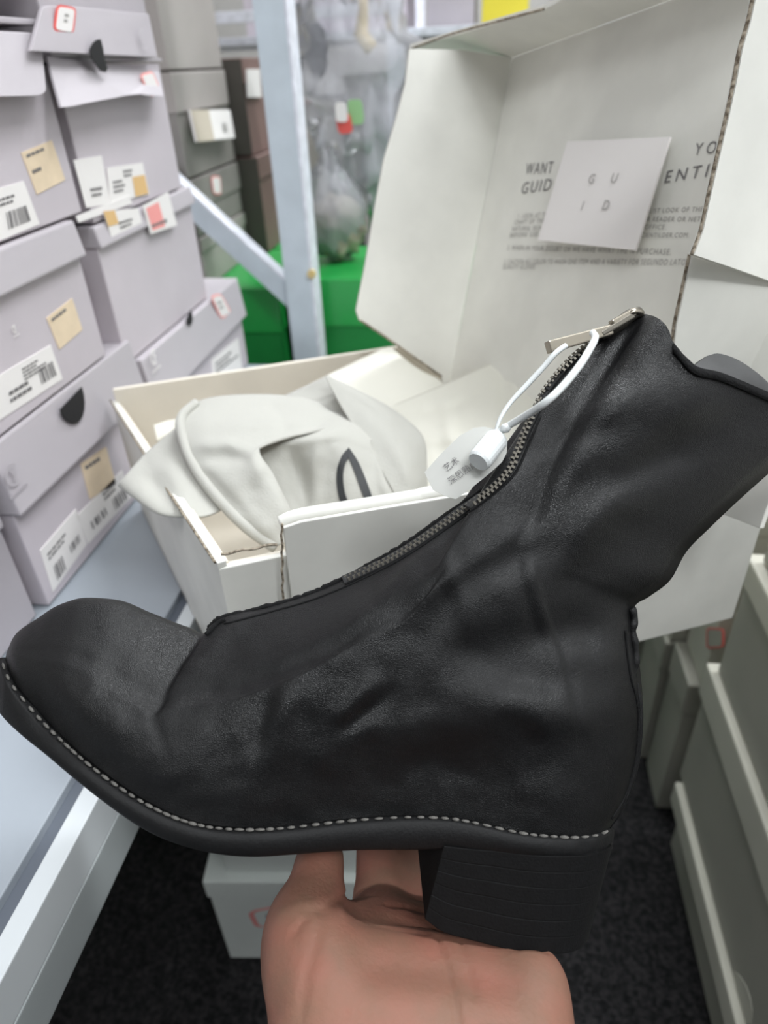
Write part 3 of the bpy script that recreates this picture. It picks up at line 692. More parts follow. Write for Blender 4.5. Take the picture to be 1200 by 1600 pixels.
patch('hem_panel', [
 [(290,638,.515),(330,622,.52),(400,617,.525),(470,622,.53),(528,640,.535)],
 [(276,658,.495),(320,650,.492),(390,648,.490),(470,650,.495),(550,660,.505)],
 [(282,695,.475),(316,690,.466),(370,685,.463),(420,688,.462),(500,672,.475)],
 [(303,740,.455),(333,735,.446),(375,725,.443),(395,712,.443),(408,696,.452)],
 [(340,787,.437),(366,778,.430),(400,768,.430),(418,755,.431),(428,745,.437)],
 [(382,828,.425),(403,820,.420),(425,812,.421),(442,800,.424),(452,795,.430)],
 [(425,862,.424),(436,852,.421),(448,848,.424),(458,842,.428),(466,838,.432)]], 'cloth', bag, nr=14, seed=1, wr=.0012, folds=[([(300,700),(345,694),(395,704)], 6, .004), ([(310,722),(350,716),(390,722)], 7, -.004), ([(330,650),(400,640),(480,650)], 9, -.005), ([(350,672),(430,660),(500,664)], 7, .004), ([(370,760),(400,740),(415,715)], 8, .003), ([(320,735),(350,770),(390,810)], 6, -.003), ([(420,630),(440,655),(450,680)], 6, -.003)])
hp = crom([(300,632,.51),(277,656,.492),(282,695,.473),(303,740,.453),(340,787,.435),(382,828,.423),(425,858,.422)], 40)
tube('hem', [P(u+6, v-2, z) for (u, v, z) in hp], .0036, 'cloth', bag, 10)
pb, pbV, pbF = patch('front_panel', [
 [(440,640,.512),(500,642,.515),(555,652,.515),(610,668,.52)],
 [(398,682,.476),(470,676,.478),(530,671,.480),(580,690,.485)],
 [(402,706,.466),(470,698,.468),(530,695,.470),(590,715,.477)],
 [(425,745,.464),(480,740,.470),(540,732,.464),(600,745,.470)],
 [(445,795,.459),(490,785,.465),(550,775,.458),(618,780,.463)],
 [(460,850,.452),(500,840,.458),(560,830,.454),(640,822,.459)]], 'cloth', bag, nr=14, seed=4, wr=.001, folds=[([(455,700),(470,745),(478,800)], 9, -.007), ([(500,690),(490,740),(492,800)], 8, .005), ([(420,695),(470,688),(530,682)], 6, .004), ([(590,700),(600,750),(615,800)], 6, .004)])
patch('corner_flap', [
 [(508,588,.530),(513,588,.530),(520,592,.530)],
 [(524,620,.515),(560,615,.518),(600,632,.532)],
 [(550,665,.497),(600,655,.500),(645,665,.517)],
 [(582,715,.478),(625,705,.482),(663,690,.505)],
 [(612,765,.466),(645,755,.472),(666,730,.495)],
 [(640,822,.460),(655,815,.466),(668,792,.487)]], 'cloth', bag, nr=14, seed=7, wr=.001, folds=[([(540,615),(600,655),(650,690)], 6, -.003), ([(600,680),(630,720),(650,770)], 8, .003)])
patch('side_lobe', [
 [(300,650,.51),(300,690,.48),(318,745,.455),(352,792,.440)],
 [(262,680,.505),(275,715,.475),(300,762,.448),(340,800,.434)],
 [(225,712,.495),(245,745,.466),(278,785,.434),(325,806,.428)],
 [(196,745,.476),(220,768,.453),(258,800,.430),(310,808,.425)],
 [(186,758,.480),(208,776,.457),(250,803,.433),(303,808,.428)],
 [(198,762,.490),(216,774,.468),(252,795,.445),(300,802,.436)]], 'cloth', bag, nr=12, seed=9, wr=.001, folds=[([(240,720),(270,745),(300,790)], 9, .004), ([(225,745),(250,770),(270,800)], 7, -.004)])
patch('back_fold', [
 [(400,640,.55),(460,612,.56),(512,588,.555)],
 [(440,650,.53),(490,632,.535),(530,620,.53)],
 [(480,665,.515),(520,655,.518),(555,650,.518)]], 'cloth', bag, seed=11)
bv = BVHTree.FromPolygons([tuple(v) for v in pbV], pbF)
def drape(bvh, u, v, off, fallback=.46):
    r = unit(ray(u, v)); h = bvh.ray_cast(Vector(CAM), Vector(r))
    return np.array(h[0])-r*off if h[0] is not None else P(u, v, fallback)
outer = [(545,699),(533,714),(526,740),(528,770),(537,800),(550,812)]; inner = [(545,716),(539,726),(536,745),(539,770),(549,798),(556,812)]
outer2 = [(545,699),(560,722),(574,755),(586,790),(594,812)]; inner2 = [(545,716),(553,735),(562,760),(574,792),(582,812)]
for (o_, i_) in ((outer, inner), (outer2, inner2)):
    a, b = crom(o_, 24), crom(i_, 24); V = []
    for k in range(24): V += [drape(bv, *a[k], .0016), drape(bv, *b[k], .0016)]
    obj('printed_mark', V, [(2*k, 2*k+1, 2*k+3, 2*k+2) for k in range(23)], 'black', bag, solid=.0004)
ts = thing('tissue_paper', tuple(P(640, 640, .6)), 'folded cream tissue paper at the back of the open box', 'tissue paper')
patch('folded_sheet', [
 [(462,612,.625),(530,578,.64),(602,546,.655),(625,556,.65)],
 [(500,625,.60),(560,600,.61),(630,575,.625),(655,578,.63)],
 [(540,640,.585),(600,632,.59),(660,606,.605),(692,600,.615)],
 [(560,672,.565),(620,665,.57),(670,645,.585),(700,640,.595)]], 'tissue', ts, seed=2)
patch('top_sheet', [
 [(600,640,.585),(690,603,.60),(785,563,.61),(870,556,.605)],
 [(625,665,.56),(700,640,.565),(790,610,.575),(880,600,.57)],
 [(640,700,.53),(710,690,.53),(795,660,.535),(890,650,.53)],
 [(655,760,.50),(720,750,.50),(800,720,.505),(900,710,.50)],
 [(660,820,.485),(730,800,.485),(810,780,.49),(910,770,.49)]], 'tissue', ts, nr=12, seed=6, wr=.003, folds=[([(690,605),(700,660),(720,740)], 7, .006), ([(785,570),(790,620),(800,680)], 5, -.006), ([(640,690),(720,680),(800,650)], 8, .006), ([(620,650),(700,640),(780,600)], 6, -.005)])
patch('loose_sheet', [
 [(240,665,.60),(262,658,.60),(285,655,.59),(320,655,.58)],
 [(245,690,.57),(268,680,.56),(290,675,.55),(330,670,.55)]], 'tissue', ts, seed=3, wr=.006)

# ================================================================== the boot
DM = 0.31                                       # distance of the boot's middle plane
def camm(u, v, z): return np.array([(u-CX)/F*z, -(v-CY)/F*z, z])
def c2w(c): return CAM + ROT @ np.asarray(c)
def mirror(c): return np.array([c[0], c[1], 2*DM-c[2]])
def interp(tab, s):
    """smooth interpolation of rows (s, a, b, ...)"""
    t = np.array(tab, float); x = t[:, 0]; y = t[:, 1:]
    s = np.atleast_1d(s); out = np.zeros((len(s), y.shape[1]))
    d = np.gradient(y, x, axis=0)
    for k, sv in enumerate(s):
        i = int(np.clip(np.searchsorted(x, sv)-1, 0, len(x)-2)); h = x[i+1]-x[i]; f = (sv-x[i])/h
        h00 = 2*f**3-3*f*f+1; h10 = f**3-2*f*f+f; h01 = -2*f**3+3*f*f; h11 = f**3-f*f
        out[k] = h00*y[i]+h10*h*d[i]+h01*y[i+1]+h11*h*d[i+1]
    return out
def lerpt(tab, s): t = np.array(tab, float); return np.interp(s, t[:, 0], t[:, 1])
WELT = [(0,8,1030),(.03,20,1060),(.08,60,1110),(.14,100,1152),(.2,140,1188),(.26,190,1226),(.32,240,1257),(.38,290,1279),(.44,340,1290),(.5,400,1293),(.55,450,1290),(.6,510,1283),(.65,570,1277),(.7,640,1274),(.75,700,1276),(.8,750,1285),(.85,810,1299),(.9,860,1305),(.95,910,1306),(.98,938,1301),(1,955,1293)]
TOP = [(0,10,1020),(.03,22,994),(.08,60,965),(.14,100,942),(.17,130,934),(.2,172,936),(.26,230,957),(.32,290,980),(.36,322,987),(.372,330,975),(.385,345,965),(.44,420,946),(.5,500,920),(.55,570,887),(.6,640,846),(.65,715,790),(.7,780,745),(.73,805,712),(.76,820,675),(.8,843,625),(.84,890,570),(.87,940,527),(.9,985,495),(.912,1002,490),(.925,1030,498),(.935,1045,515),(.943,1052,535),(.952,1085,570),(.966,1130,583),(.982,1200,612),(1,1290,650)]
BACK = [(0,955,1293),(.08,976,1262),(.16,991,1222),(.25,1002,1170),(.35,1005,1110),(.45,1000,1045),(.53,992,985),(.57,991,950),(.62,1015,932),(.68,1050,903),(.72,1070,866),(.78,1110,824),(.86,1165,772),(.93,1225,718),(1,1290,650)]
HWB = [(0,0),(.012,.010),(.03,.017),(.08,.026),(.14,.033),(.2,.038),(.26,.041),(.32,.0425),(.38,.043),(.5,.041),(.6,.036),(.7,.032),(.75,.031),(.85,.032),(.9,.031),(.94,.027),(.97,.020),(.988,.012),(1,0)]
NS, NT = 190, 96
ss = np.linspace(0, 1, NS); tt = np.linspace(0, 1, NT)
bw = interp(WELT, ss); tw = interp(TOP, ss); rw = interp(BACK, tt)
lft = np.array([(8+2*t, 1030-10*t) for t in tt])
FOLDS = [  # polyline px, sigma px, amplitude m (positive bulges towards the viewer)
 ([(398,1190),(408,1130),(432,1065)], 9, -.0016), ([(425,1190),(440,1110),(462,1050)], 14, .0013),
 ([(520,1125),(560,1090),(598,1050)], 10, .0013), ([(540,1140),(585,1105),(620,1070)], 8, -.0013),
 ([(480,990),(560,975),(640,955)], 14, .0006), ([(480,1010),(560,1000),(630,985)], 12, -.0006),
 ([(640,960),(690,900),(760,850),(850,820)], 22, .0024), ([(680,985),(720,925),(790,885),(880,850)], 14, -.0022),
 ([(700,960),(760,915),(860,880),(950,800)], 20, .0022), ([(690,1030),(790,1010),(900,985),(985,955)], 22, -.0040),
 ([(700,1080),(800,1100),(890,1120),(1000,1100)], 20, .0024), ([(740,1040),(840,1060),(940,1050)], 16, -.0018),
 ([(860,720),(940,690),(1050,640),(1150,620)], 24, .0026), ([(870,660),(960,640),(1060,590)], 16, .0020),
 ([(880,690),(970,665),(1080,615)], 14, -.0024), ([(880,790),(980,740),(1080,690),(1190,640)], 20, -.0024),
 ([(870,850),(960,790),(1060,740)], 18, .0022), ([(960,900),(1040,830),(1120,760)], 24, -.0016),
 ([(690,870),(720,930),(735,985)], 10, .0012), ([(610,1150),(700,1130),(800,1150)], 20, .0014), ([(600,1200),(720,1190),(860,1210)], 24, -.0010),
 ([(200,1120),(250,1180),(320,1220)], 45, .0016), ([(300,1080),(340,1040),(360,1000)], 30, -.0014)]
def segd(px, pl):
    best = None
    for a, b in zip(pl[:-1], pl[1:]):
        a = np.array(a, float); b = np.array(b, float); d = b-a; L = np.dot(d, d)
        f = np.clip(((px-a) @ d)/L, 0, 1); q = a+f[..., None]*d; dd = np.linalg.norm(px-q, axis=-1)
        best = dd if best is None else np.minimum(best, dd)
    return best
S, T = np.meshgrid(ss, tt, indexing='ij')
PX = np.zeros((NS, NT, 2))
for a in (0, 1):
    b_, t_, r_, l_ = bw[:, a][:, None], tw[:, a][:, None], rw[:, a][None, :], lft[:, a][None, :]
    PX[..., a] = (1-T)*b_+T*t_+(1-S)*l_+S*r_-((1-S)*(1-T)*b_[0]+S*(1-T)*b_[-1]+(1-S)*T*t_[0]+S*T*t_[-1])
wb = np.maximum(np.interp(S, np.linspace(0, 1, 1501), interp(HWB, np.linspace(0, 1, 1501))[:, 0]), 0)
wsft = .044*np.sqrt(np.clip(1-(np.clip(S-.55, 0, 1)/.45)**3.0, 0, 1))
sm = T*T*(3-2*T)
Wm = wb*(1-sm)+np.where(S > .3, wsft, wb)*sm
k3 = np.clip((S-.25)/.35, 0, 1); k3 = k3*k3*(3-2*k3); Wm = wb*(1-sm*k3)+wsft*sm*k3
Wm = Wm*(1+.10*np.sin(np.pi*T)**2)
_p = np.clip((S-.25)/.5, 0, 1); pw = 1.7+1.2*_p*_p*(3-2*_p)
close = np.clip(1-T**pw, 0, 1)**.62
cf = np.sqrt(np.clip(np.sin(np.pi*np.clip((S-.915)/.085, 0, 1)), 0, 1))
Zo = Wm*(cf+(1-cf)*close)
edge = np.clip(Zo/.022, 0, 1); edge = edge*edge*(3-2*edge)
for (pl, sg, am) in FOLDS: Zo = Zo+1.4*am*foldw(PX, pl, sg)*edge
nz = np.array([[noise.noise(Vector((PX[i, j, 0]*.012, PX[i, j, 1]*.012, 3.3)))*.0012+noise.noise(Vector((PX[i, j, 0]*.03, PX[i, j, 1]*.03, 8.3)))*.0005 for j in range(NT)] for i in range(NS)])
Zo = np.maximum(Zo+nz*edge, 0)
Vn = [c2w(camm(PX[i, j, 0], PX[i, j, 1], DM-Zo[i, j])) for i in range(NS) for j in range(NT)]
Vf = [c2w(mirror(camm(PX[i, j, 0], PX[i, j, 1], DM-Zo[i, j]))) for i in range(NS) for j in range(NT)]
fc = gridfaces(NS, NT)
heelbase = c2w(camm(800, 1480, DM))
boot = thing('ankle_boot', tuple(heelbase), 'black leather ankle boot with front zip and stacked heel held up in hand', 'boot')
obj('upper', Vn+Vf, fc+[tuple(x+NS*NT for x in f) for f in fc], 'leather', boot, smooth=True, merge=2e-5)
ubv = BVHTree.FromPolygons([tuple(v) for v in Vn], fc)

# sole: welt ledge, side wall and flat bottom, both sides
BOT = [(0,-12,1098),(.03,2,1118),(.08,30,1146),(.14,72,1180),(.2,112,1214),(.26,160,1252),(.32,214,1290),(.38,268,1316),(.44,330,1333),(.5,395,1339),(.55,450,1336),(.6,510,1331),(.65,570,1328),(.7,640,1328),(.75,700,1327),(.8,755,1331),(.85,812,1337),(.9,862,1341),(.95,912,1340),(.98,940,1334),(1,957,1326)]
LEDGE = [(0,-4,1030),(.03,8,1064),(.08,46,1117),(.14,90,1162),(.2,131,1198),(.26,183,1237),(.32,235,1268),(.38,287,1290),(.44,339,1301),(.5,400,1303),(.55,450,1300),(.6,510,1293),(.65,570,1287),(.7,640,1283),(.75,700,1285),(.8,750,1293),(.85,810,1306),(.9,860,1312),(.95,912,1313),(.98,942,1308),(1,960,1298)]
sn = np.concatenate([np.linspace(0, .06, 14)**1.0, np.linspace(.07, .93, 80), np.linspace(.94, 1, 16)])
a1, a2, a3 = interp(WELT, sn), interp(LEDGE, sn), interp(BOT, sn); hw_ = lerpt(HWB, sn)
V, Fc = [], []
for i in range(len(sn)):
    h = hw_[i]; r = min(1, h/.02)
    pts = [camm(a1[i,0], a1[i,1]-3, DM-max(h-.002, 0)), camm(a2[i,0], a2[i,1]-2, DM-(h+.0022*r)), camm(a2[i,0], a2[i,1]+3, DM-(h+.0032*r)), camm((a2[i,0]+a3[i,0])/2, (a2[i,1]+a3[i,1])/2, DM-(h+.0036*r)), camm(a3[i,0], a3[i,1]-3, DM-(h+.0030*r)), camm(a3[i,0]+.5, a3[i,1], DM-(h+.0018*r))]
    ring = pts+[mirror(p) for p in pts[::-1]]
    V += [c2w(p) for p in ring]
nr = 12
for i in range(len(sn)-1):
    for k in range(nr): Fc.append((i*nr+k, i*nr+(k+1) % nr, (i+1)*nr+(k+1) % nr, (i+1)*nr+k))
Fc.append(tuple(range(nr))); Fc.append(tuple((len(sn)-1)*nr+k for k in range(nr)))
sole = obj('sole', V, Fc, 'sole', boot, smooth=True); 
# stacked heel: separate lifts
HT = [(0,694,1322),(.12,726,1326),(.3,775,1330),(.5,825,1336),(.7,880,1338),(.88,930,1334),(.96,950,1326),(1,958,1318)]
HB = [(0,664,1436),(.12,690,1455),(.3,742,1470),(.5,798,1484),(.7,852,1490),(.88,898,1486),(.96,912,1478),(1,919,1468)]
hs_ = np.concatenate([np.linspace(0, .8, 18), np.linspace(.83, 1, 12)])
ht, hb = interp(HT, hs_), interp(HB, hs_); hwid = np.where(hs_ < .55, .0335, .0335*np.sqrt(np.clip(1-((hs_-.55)/.45)**2.6, 0, 1)))
heel = None; NL = 6
for L in range(NL):
    f0, f1 = L/NL, (L+1)/NL; V = []; ins = .00015*(L % 2)
    for (f, sh) in ((f0, .00014), (f0+.010, 0), (f1-.010, 0), (f1, .00014)):
        p = ht*(1-f)+hb*f; rw_ = []
        for i in range(len(hs_)):
            rw_.append(camm(p[i, 0], p[i, 1], DM-max(0, hwid[i]*(1-.06*f)-sh-ins+.0012)))
        V.append([c2w(x) for x in rw_]+[c2w(mirror(x)) for x in rw_[::-1]])
    n_ = len(V[0]); VV = [x for r in V for x in r]; Fc = []
    for r in range(3):
        for k in range(n_): Fc.append((r*n_+k, r*n_+(k+1) % n_, (r+1)*n_+(k+1) % n_, (r+1)*n_+k))
    Fc.append(tuple(range(n_))[::-1]); Fc.append(tuple(3*n_+k for k in range(n_)))
    obj('heel_lift', VV, Fc, 'heel', boot)
# welt stitches
st = np.linspace(.012, .985, 62)
W2 = interp([(a[0], (a[1]*.45+b[1]*.55), (a[2]*.45+b[2]*.55)) for a, b in zip(WELT, LEDGE)], st); hws = lerpt(HWB, st)
sme = None
for i in range(len(st)):
    a = interp([(x[0], (x[1]*.45+y[1]*.55), (x[2]*.45+y[2]*.55)) for x, y in zip(WELT, LEDGE)], [max(0, st[i]-.004), min(1, st[i]+.004)])
    p = c2w(camm(W2[i, 0], W2[i, 1]-2, DM-(hws[i]+.0016))); d = unit(c2w(camm(*a[1], DM-hws[i]))-c2w(camm(*a[0], DM-hws[i])))
    if sme is None:
        V, Fc = tubev([(-.0019, 0, 0), (-.0013, 0, 0), (0, 0, 0), (.0013, 0, 0), (.0019, 0, 0)], [.0003, .0008, .00095, .0008, .0003], 7)
        sme = bpy.data.meshes.new('stitch'); sme.from_pydata([tuple(v) for v in V], [], Fc); sme.materials.append(M['stitch'])
        for pgn in sme.polygons: pgn.use_smooth = True
    o = bpy.data.objects.new('stitch', sme); COL.objects.link(o); o.parent = boot
    o.location = p-ORIG[boot]; o.rotation_mode = 'QUATERNION'; o.rotation_quaternion = Vector((1, 0, 0)).rotation_difference(Vector(d))
    sc_ = random.uniform(.7, 1.0); o.scale = (sc_, random.uniform(.55, .8), random.uniform(.55, .8))
# zip: tape, teeth, raw edges
ZP = [(536,907),(570,892),(610,873),(650,849),(690,821),(730,792),(768,764),(795,735),(812,703),(822,676),(836,646),(852,614),(880,578),(905,553),(935,530),(965,508),(985,496)]
zp = crom(ZP, 300); acc = np.concatenate([[0], np.cumsum(np.linalg.norm(np.diff(zp, axis=0), axis=1))])
def zpt(d): return np.array([np.interp(d, acc, zp[:, 0]), np.interp(d, acc, zp[:, 1])])
def zdepth(u, v): 
    r = unit(ray(u, v)); h = ubv.ray_cast(Vector(CAM), Vector(r)); return h[0]
def onboot(u, v, off):
    for k in range(12):
        h = zdepth(u+k*1.2, v+k*1.2)
        if h is not None:
            zc = float(np.dot(np.array(h)-CAM, ROT[:, 2])); return P(u, v, zc-off)
    return P(u, v, DM-off)
V, Fc = [], []
for i, d in enumerate(np.linspace(0, acc[-1], 110)):
    p = zpt(d); q_ = zpt(min(acc[-1], d+3))-zpt(max(0, d-3)); n_ = np.array([-q_[1], q_[0]])/np.linalg.norm(q_)
    n_ = n_ if n_[1] > 0 else -n_
    wd = 6 if d < 330 else 4
    V += [onboot(*(p-n_*wd), .0008), onboot(*(p+n_*wd), .0012)]
obj('zipper_tape', V, [(2*i, 2*i+1, 2*i+3, 2*i+2) for i in range(109)], 'tape', boot, solid=.0008)
V, Fc = [], []; nteeth = int(acc[-1]/4.2)
for i in range(nteeth):
    d = 6+i*(acc[-1]-16)/nteeth; p = zpt(d); q_ = zpt(d+2)-zpt(d-2); tdir = q_/np.linalg.norm(q_); n_ = np.array([-tdir[1], tdir[0]]); n_ = n_ if n_[1] > 0 else -n_
    sgn = 1 if i % 2 else -1
    if d > 330: p = p-n_*2.5
    c_ = p+n_*2.2*sgn; C3 = onboot(*c_, .0022)
    e1 = unit(ROT @ np.array([tdir[0], -tdir[1], 0])); e2 = unit(ROT @ np.array([n_[0], -n_[1], 0])); e3 = -ROT[:, 2]
    off = len(V)
    for (a, b, c_) in [(-1,-1,-1),(1,-1,-1),(1,1,-1),(-1,1,-1),(-.8,-.8,1),(.8,-.8,1),(.8,.8,1),(-.8,.8,1)]: V.append(C3+e1*a*.00062+e2*b*.0010+e3*c_*.0007)
    Fc += [tuple(off+k for k in f) for f in BF]
tag(obj('zipper_teeth', V, Fc, 'metal_old', boot), kind='stuff')
# raw leather edges beside the zip and at the instep flap
ed = crom([(326,984),(332,974),(345,964),(380,956),(420,946),(460,935),(500,920),(536,903),(570,885),(610,863),(650,838),(690,809),(730,780),(768,754),(790,735),(806,710)], 120)
tube('raw_edge', [P(u, v+1.5+random.uniform(-.8, .8), DM-.0015) for (u, v) in ed], [.0013+random.uniform(-.0003, .0003) for _ in ed], 'edge', boot, 7)
fe = crom([(322,992),(328,986),(340,974),(352,968)], 14)
tube('instep_flap', [onboot(u, v, .0004) for (u, v) in fe], .0012, 'edge', boot, 7)
se = crom([(350,975),(420,957),(480,940),(530,921),(570,903),(620,878),(660,853),(700,825),(740,796),(780,765),(806,738),(826,695),(845,650)], 120)
tube('edge_seam', [onboot(u, v, -.0001) for (u, v) in se], .0006, 'edge', boot, 6)
# collar seam, back stay, lining
cs = crom([(1052,545),(1084,579),(1130,592),(1200,622),(1285,660)], 60)
V = []
for (u, v) in cs: V += [onboot(u, v-8, .0006), onboot(u, v+5, .0009)]
obj('collar_binding', V, [(2*i, 2*i+1, 2*i+3, 2*i+2) for i in range(59)], 'edge', boot, smooth=True, solid=.0012)
bs = crom([(990,950),(994,968),(991,985),(995,1010),(996,1035),(992,1055),(999,1078),(1003,1110),(1002,1150),(997,1190),(985,1235),(968,1270),(953,1291)], 80)
tube('back_stay', [P(u-3.2, v, DM-.002) for (u, v) in bs], [(.0019+.0002*math.sin(i*.8) if i < 34 else .0015) for i in range(80)], 'leather', boot, 8)
bs2 = crom([(977,985),(980,1020),(986,1060),(994,1090),(998,1120),(996,1160),(990,1200),(976,1245),(955,1280)], 60)
tube('back_seam', [onboot(u, v, .0001) for (u, v) in bs2], .0007, 'edge', boot, 6)
rows = [[(1082,575,.312),(1095,563,.315),(1117,553,.318),(1150,562,.318),(1180,580,.314),(1215,610,.308),(1270,640,.306)],
        [(1082,640,.312),(1095,640,.315),(1117,640,.318),(1150,650,.318),(1180,660,.314),(1215,670,.308),(1270,680,.306)]]
V = [P(*p) for r in rows for p in crom(r, 30)]
obj('lining', V, gridfaces(2, 30), 'lining', boot, smooth=True, solid=.0022)
# slider and puller
sl = thing_part = None
ps = [P(940, 528, DM-.004), P(965, 508, DM-.005), P(990, 490, DM-.004), P(1003, 490, DM-.002)]
slider = tube('zipper_slider', crom(ps, 12), [.0016, .0024, .0028, .0030, .0031, .0031, .0030, .0029, .0027, .0026, .0022, .0016], 'metal_old', boot, 8)
def bar(name, p, q, wv, w0, w1, th, m, parent, bev=.0006):
    d = unit(q-p); wv = unit(wv-d*np.dot(wv, d)); n_ = np.cross(d, wv)
    b = [p-wv*w0-n_*th, p+wv*w0-n_*th, q+wv*w1-n_*th, q-wv*w1-n_*th]; t_ = [x+n_*2*th for x in b]
    return hexa(name, b, t_, m, parent, bev)
cu_ = ROT[:, 1]
bar('puller', P(856, 543, DM-.018), P(953, 516, DM-.009), cu_, .0026, .0022, .0022, 'metal', slider)
bar('puller_link', P(935, 524, DM-.0095), P(984, 495, DM-.006), cu_, .0012, .0014, .0035, 'metal_old', slider)
bar('puller_loop', P(955, 506, DM-.010), P(990, 487, DM-.007), cu_, .0014, .0016, .0018, 'metal', slider)
V, Fc = tubev(crom([P(978, 497, DM-.007), P(990, 487, DM-.009), P(1002, 488, DM-.006)], 9), .0013, 7); obj('top_stop', V, Fc, 'metal', slider, smooth=True)

# ------------------------------------------------------------------ security tag
tg = thing('security_tag', tuple(P(745, 770, .292)), 'white plastic seal tag with grey characters looped on the zip puller', 'tag')
zt = .290
tp_ = [(663,738),(690,708),(718,681),(740,669),(756,667),(772,671),(786,676),(792,692),(791,708),(784,722),(770,735),(752,750),(733,765),(712,780),(694,775),(676,765)]
tpn = -ROT[:, 2]
plate('tag_plate', [P(u, v, zt+.0008*((u-730)/60)) for (u, v) in tp_], .0009, tpn, 'tag', tg)
ca_, cb_ = P(778, 684, zt-.003), P(747, 722, zt-.010)
V, Fc = tubev([ca_, ca_+(cb_-ca_)*.08, ca_+(cb_-ca_)*.92, cb_], [.0044, .0050, .0050, .0044], 20); obj('seal_cap', V, Fc, 'plastic', tg, smooth=False, bevel=0)
l1 = [P(u, v, z) for (u, v, z) in [(774,676,zt-.003),(781,655,zt-.003),(797,630,zt-.002),(822,603,zt-.002),(848,575,zt-.003),(868,552,zt-.004),(884,540,zt-.002)]]
tube('cord', crom(l1, 40), [.0007+.0005*min(1, i/20) for i in range(40)], 'plastic', tg)
l2 = [P(u, v, z) for (u, v, z) in [(772,682,zt-.004),(788,669,zt-.005),(812,655,zt-.012),(848,632,zt-.030),(878,605,zt-.030),(905,572,zt-.026),(922,545,zt-.018),(930,528,zt-.012),(926,520,zt-.008)]]
tube('cord', crom(l2, 50), [.0013+.0002*min(1, i/12) for i in range(50)], 'plastic', tg)
tube('cord_knot', [P(784, 672, zt-.005), P(790, 669, zt-.006), P(796, 665, zt-.007)], [.0015, .0022, .0015], 'plastic', tg)
td = unit(ROT @ np.array([72., 52., 0])); tn = unit(ROT @ np.array([-52., 72., 0]))
for (s, u, v) in [('艺术', 697, 737), ('深思熟虑', 704, 757)]:
    text(tg, s, P(u, v, zt-.0022), td, tn, .0036, 'ink', lift=.0001)

# ================================================================== the hand
hv, hf = [], []
def ell(c, r, nu=16, nv=10, axes=None):
    off = len(hv); c = np.asarray(c)
    for i in range(nv+1):
        th = math.pi*i/nv
        for j in range(nu):
            ph = 2*math.pi*j/nu; hv.append(c+np.array([math.sin(th)*math.cos(ph)*r[0], math.cos(th)*r[1], math.sin(th)*math.sin(ph)*r[2]]))
    for i in range(nv):
        for j in range(nu): hf.append((off+i*nu+j, off+i*nu+(j+1) % nu, off+(i+1)*nu+(j+1) % nu, off+(i+1)*nu+j))
def limb(pts, n=14):
    g = crom(pts, n*(len(pts)-1)+1)
    for (x, y, z, r) in g: ell((x, y, z), (r, r, r), 12, 8)
def hp_(u, v, z, r): c = camm(u, v, z); return (c[0], c[1], c[2], r)
# thumb (tip presses the sole from below), palm, four fingers curling up behind the sole
limb([hp_(560, 1640, .262, .026), hp_(500, 1530, .276, .0235), hp_(478, 1452, .292, .0185), hp_(492, 1396, .305, .0135), hp_(499, 1350, .316, .0122), hp_(503, 1335, .322, .0105)])
limb([hp_(600, 1690, .255, .030), hp_(585, 1560, .285, .026), hp_(590, 1480, .315, .022), hp_(602, 1440, .338, .0175)])
limb([hp_(680, 1700, .255, .030), hp_(670, 1600, .285, .026), hp_(655, 1505, .318, .021), hp_(655, 1452, .342, .0175)])
limb([hp_(760, 1700, .255, .030), hp_(760, 1610, .285, .0245), hp_(745, 1530, .315, .019), hp_(730, 1470, .345, .015)])
limb([hp_(790, 1700, .255, .027), hp_(812, 1605, .275, .0200), hp_(815, 1545, .300, .017), hp_(795, 1490, .335, .014)])
limb([hp_(800, 1700, .262, .026), hp_(818, 1600, .268, .0205), hp_(824, 1545, .276, .0175)])
limb([hp_(500, 1535, .278, .0225), hp_(590, 1548, .279, .0235), hp_(700, 1562, .278, .0235), hp_(815, 1572, .274, .0195)])
limb([hp_(520, 1625, .262, .026), hp_(640, 1640, .262, .028), hp_(800, 1645, .262, .025)])
limb([hp_(530, 1480, .300, .0175), hp_(600, 1478, .315, .0205), hp_(670, 1490, .318, .020), hp_(730, 1515, .312, .018)])
limb([hp_(560, 1520, .292, .0235), hp_(610, 1518, .298, .0245), hp_(665, 1528, .298, .0235), hp_(720, 1545, .295, .0225)])
limb([hp_(602, 1440, .338, .0175), hp_(592, 1388, .362, .0130), hp_(584, 1330, .380, .0105), hp_(582, 1270, .385, .0085)])
limb([hp_(655, 1452, .342, .0175), hp_(648, 1392, .366, .0130), hp_(640, 1325, .386, .0105), hp_(640, 1250, .390, .0088)])
limb([hp_(730, 1470, .345, .013), hp_(722, 1400, .374, .0102), hp_(715, 1325, .392, .0094), hp_(712, 1265, .392, .0084)])
limb([hp_(795, 1490, .335, .0125), hp_(785, 1420, .368, .0092), hp_(780, 1355, .385, .0082), hp_(778, 1310, .385, .0074)])
limb([hp_(600, 1690, .257, .0285), hp_(650, 1780, .249, .0265), (.004, -.262, .224, .027), (.012, -.340, .160, .031), (.020, -.440, .070, .036)], 20)
limb([hp_(780, 1690, .257, .0285), hp_(735, 1780, .249, .0255), (.026, -.262, .224, .026), (.028, -.340, .160, .030), (.030, -.440, .070, .035)], 20)
me = bpy.data.meshes.new('h'); me.from_pydata([tuple(v) for v in hv], [], hf); ho = bpy.data.objects.new('h', me); COL.objects.link(ho)
rm = ho.modifiers.new('r', 'REMESH'); rm.mode = 'VOXEL'; rm.voxel_size = .0017
smm = ho.modifiers.new('s', 'SMOOTH'); smm.factor = .6; smm.iterations = 34
dg = bpy.context.evaluated_depsgraph_get(); hm = bpy.data.meshes.new_from_object(ho.evaluated_get(dg))
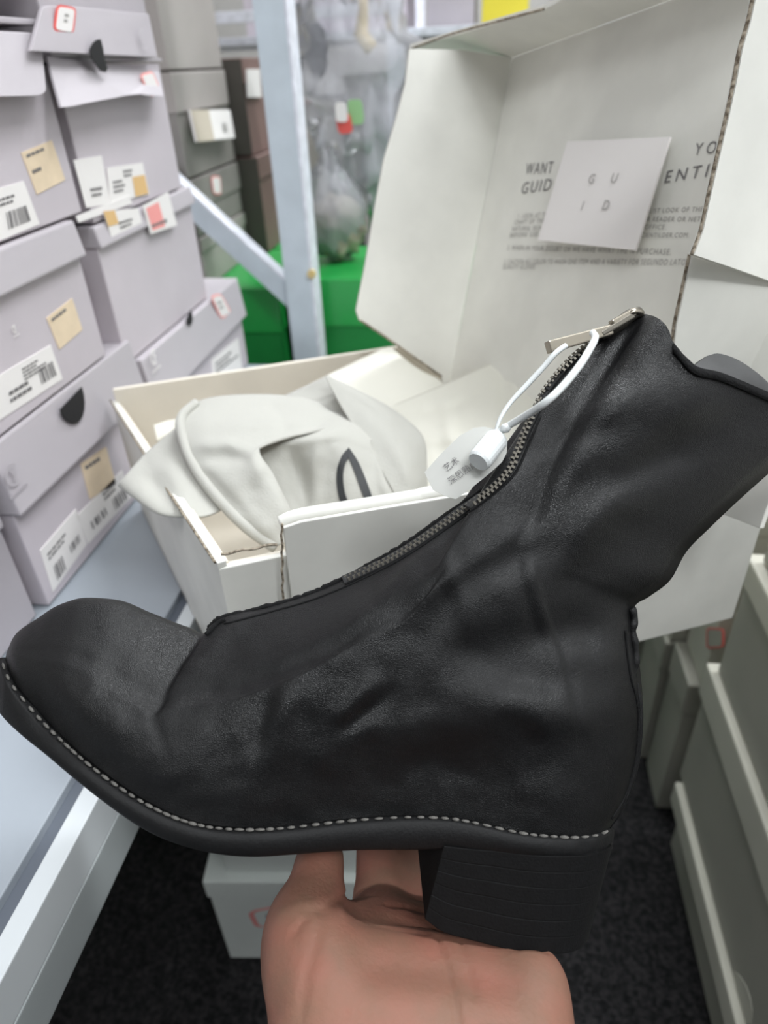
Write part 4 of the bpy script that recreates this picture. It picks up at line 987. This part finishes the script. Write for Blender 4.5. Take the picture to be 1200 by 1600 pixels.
bpy.data.objects.remove(ho); bpy.data.meshes.remove(me)
co = np.array([tuple(v.co) for v in hm.vertices]); no = np.array([tuple(v.normal) for v in hm.vertices])
up_ = np.stack([CX+F*co[:, 0]/co[:, 2], CY-F*co[:, 1]/co[:, 2]], axis=1)
CREASES = [([(548,1396),(520,1410),(498,1416)], 4, -.0016), ([(470,1420),(500,1424),(525,1420)], 4, -.0008), ([(680,1450),(695,1500),(708,1550),(716,1600)], 3.2, -.0013), ([(720,1470),(735,1530),(742,1556)], 3.2, -.0008), ([(545,1395),(600,1410),(660,1420),(690,1440)], 10, .0012), ([(480,1432),(458,1460)], 4, -.0008), ([(560,1430),(620,1440),(660,1450)], 9, -.0008), ([(505,1430),(480,1520),(470,1590)], 6, -.0007)]
front = (no[:, 2] < .25)
for (pl, sg, am) in CREASES: co = co+no*(am*np.exp(-segd(up_, pl)**2/(2*sg*sg))*front)[:, None]
# keep the palm clear of the heel: skin sits just below the heel's flat underside
hbw = interp(HB, np.linspace(0, 1, 30)); hx = (hbw[:, 0]-CX)/F*(DM-.0335); hy = -(hbw[:, 1]-CY)/F*(DM-.0335)
lim = np.interp(co[:, 0], hx, hy); inx = (co[:, 0] > hx.min()-.001) & (co[:, 0] < hx.max()+.001) & (co[:, 2] > DM-.0345) & (co[:, 2] < DM+.0345)
co[inx, 1] = np.minimum(co[inx, 1], lim[inx]-.0004)
Vh = [c2w(c) for c in co]; Fh = [tuple(p.vertices) for p in hm.polygons]
person = thing('person', tuple(c2w(camm(690, 1700, .26))), 'bare open left hand supporting the boot from below', 'person')
obj('hand', Vh, Fh, 'skin', person, smooth=True)
# dark sleeve over the forearm, with a folded cuff
sl_ = crom([(.018, -.352, .150), (.022, -.40, .106), (.024, -.46, .05), (.016, -.55, -.04), (.0, -.64, -.13)], 40)
tube('sleeve', [c2w(p) for p in sl_], [.047+.010*i/39+.0016*math.sin(i*1.1)+.001*math.sin(i*2.3) for i in range(40)], 'pouch', person, 24)
cf_ = crom([(.0165, -.344, .157), (.0185, -.356, .146), (.0205, -.370, .133)], 9)
tube('cuff', [c2w(p) for p in cf_], [.044, .0475, .049, .0495, .0495, .0495, .049, .0485, .046], 'pouch', person, 24)
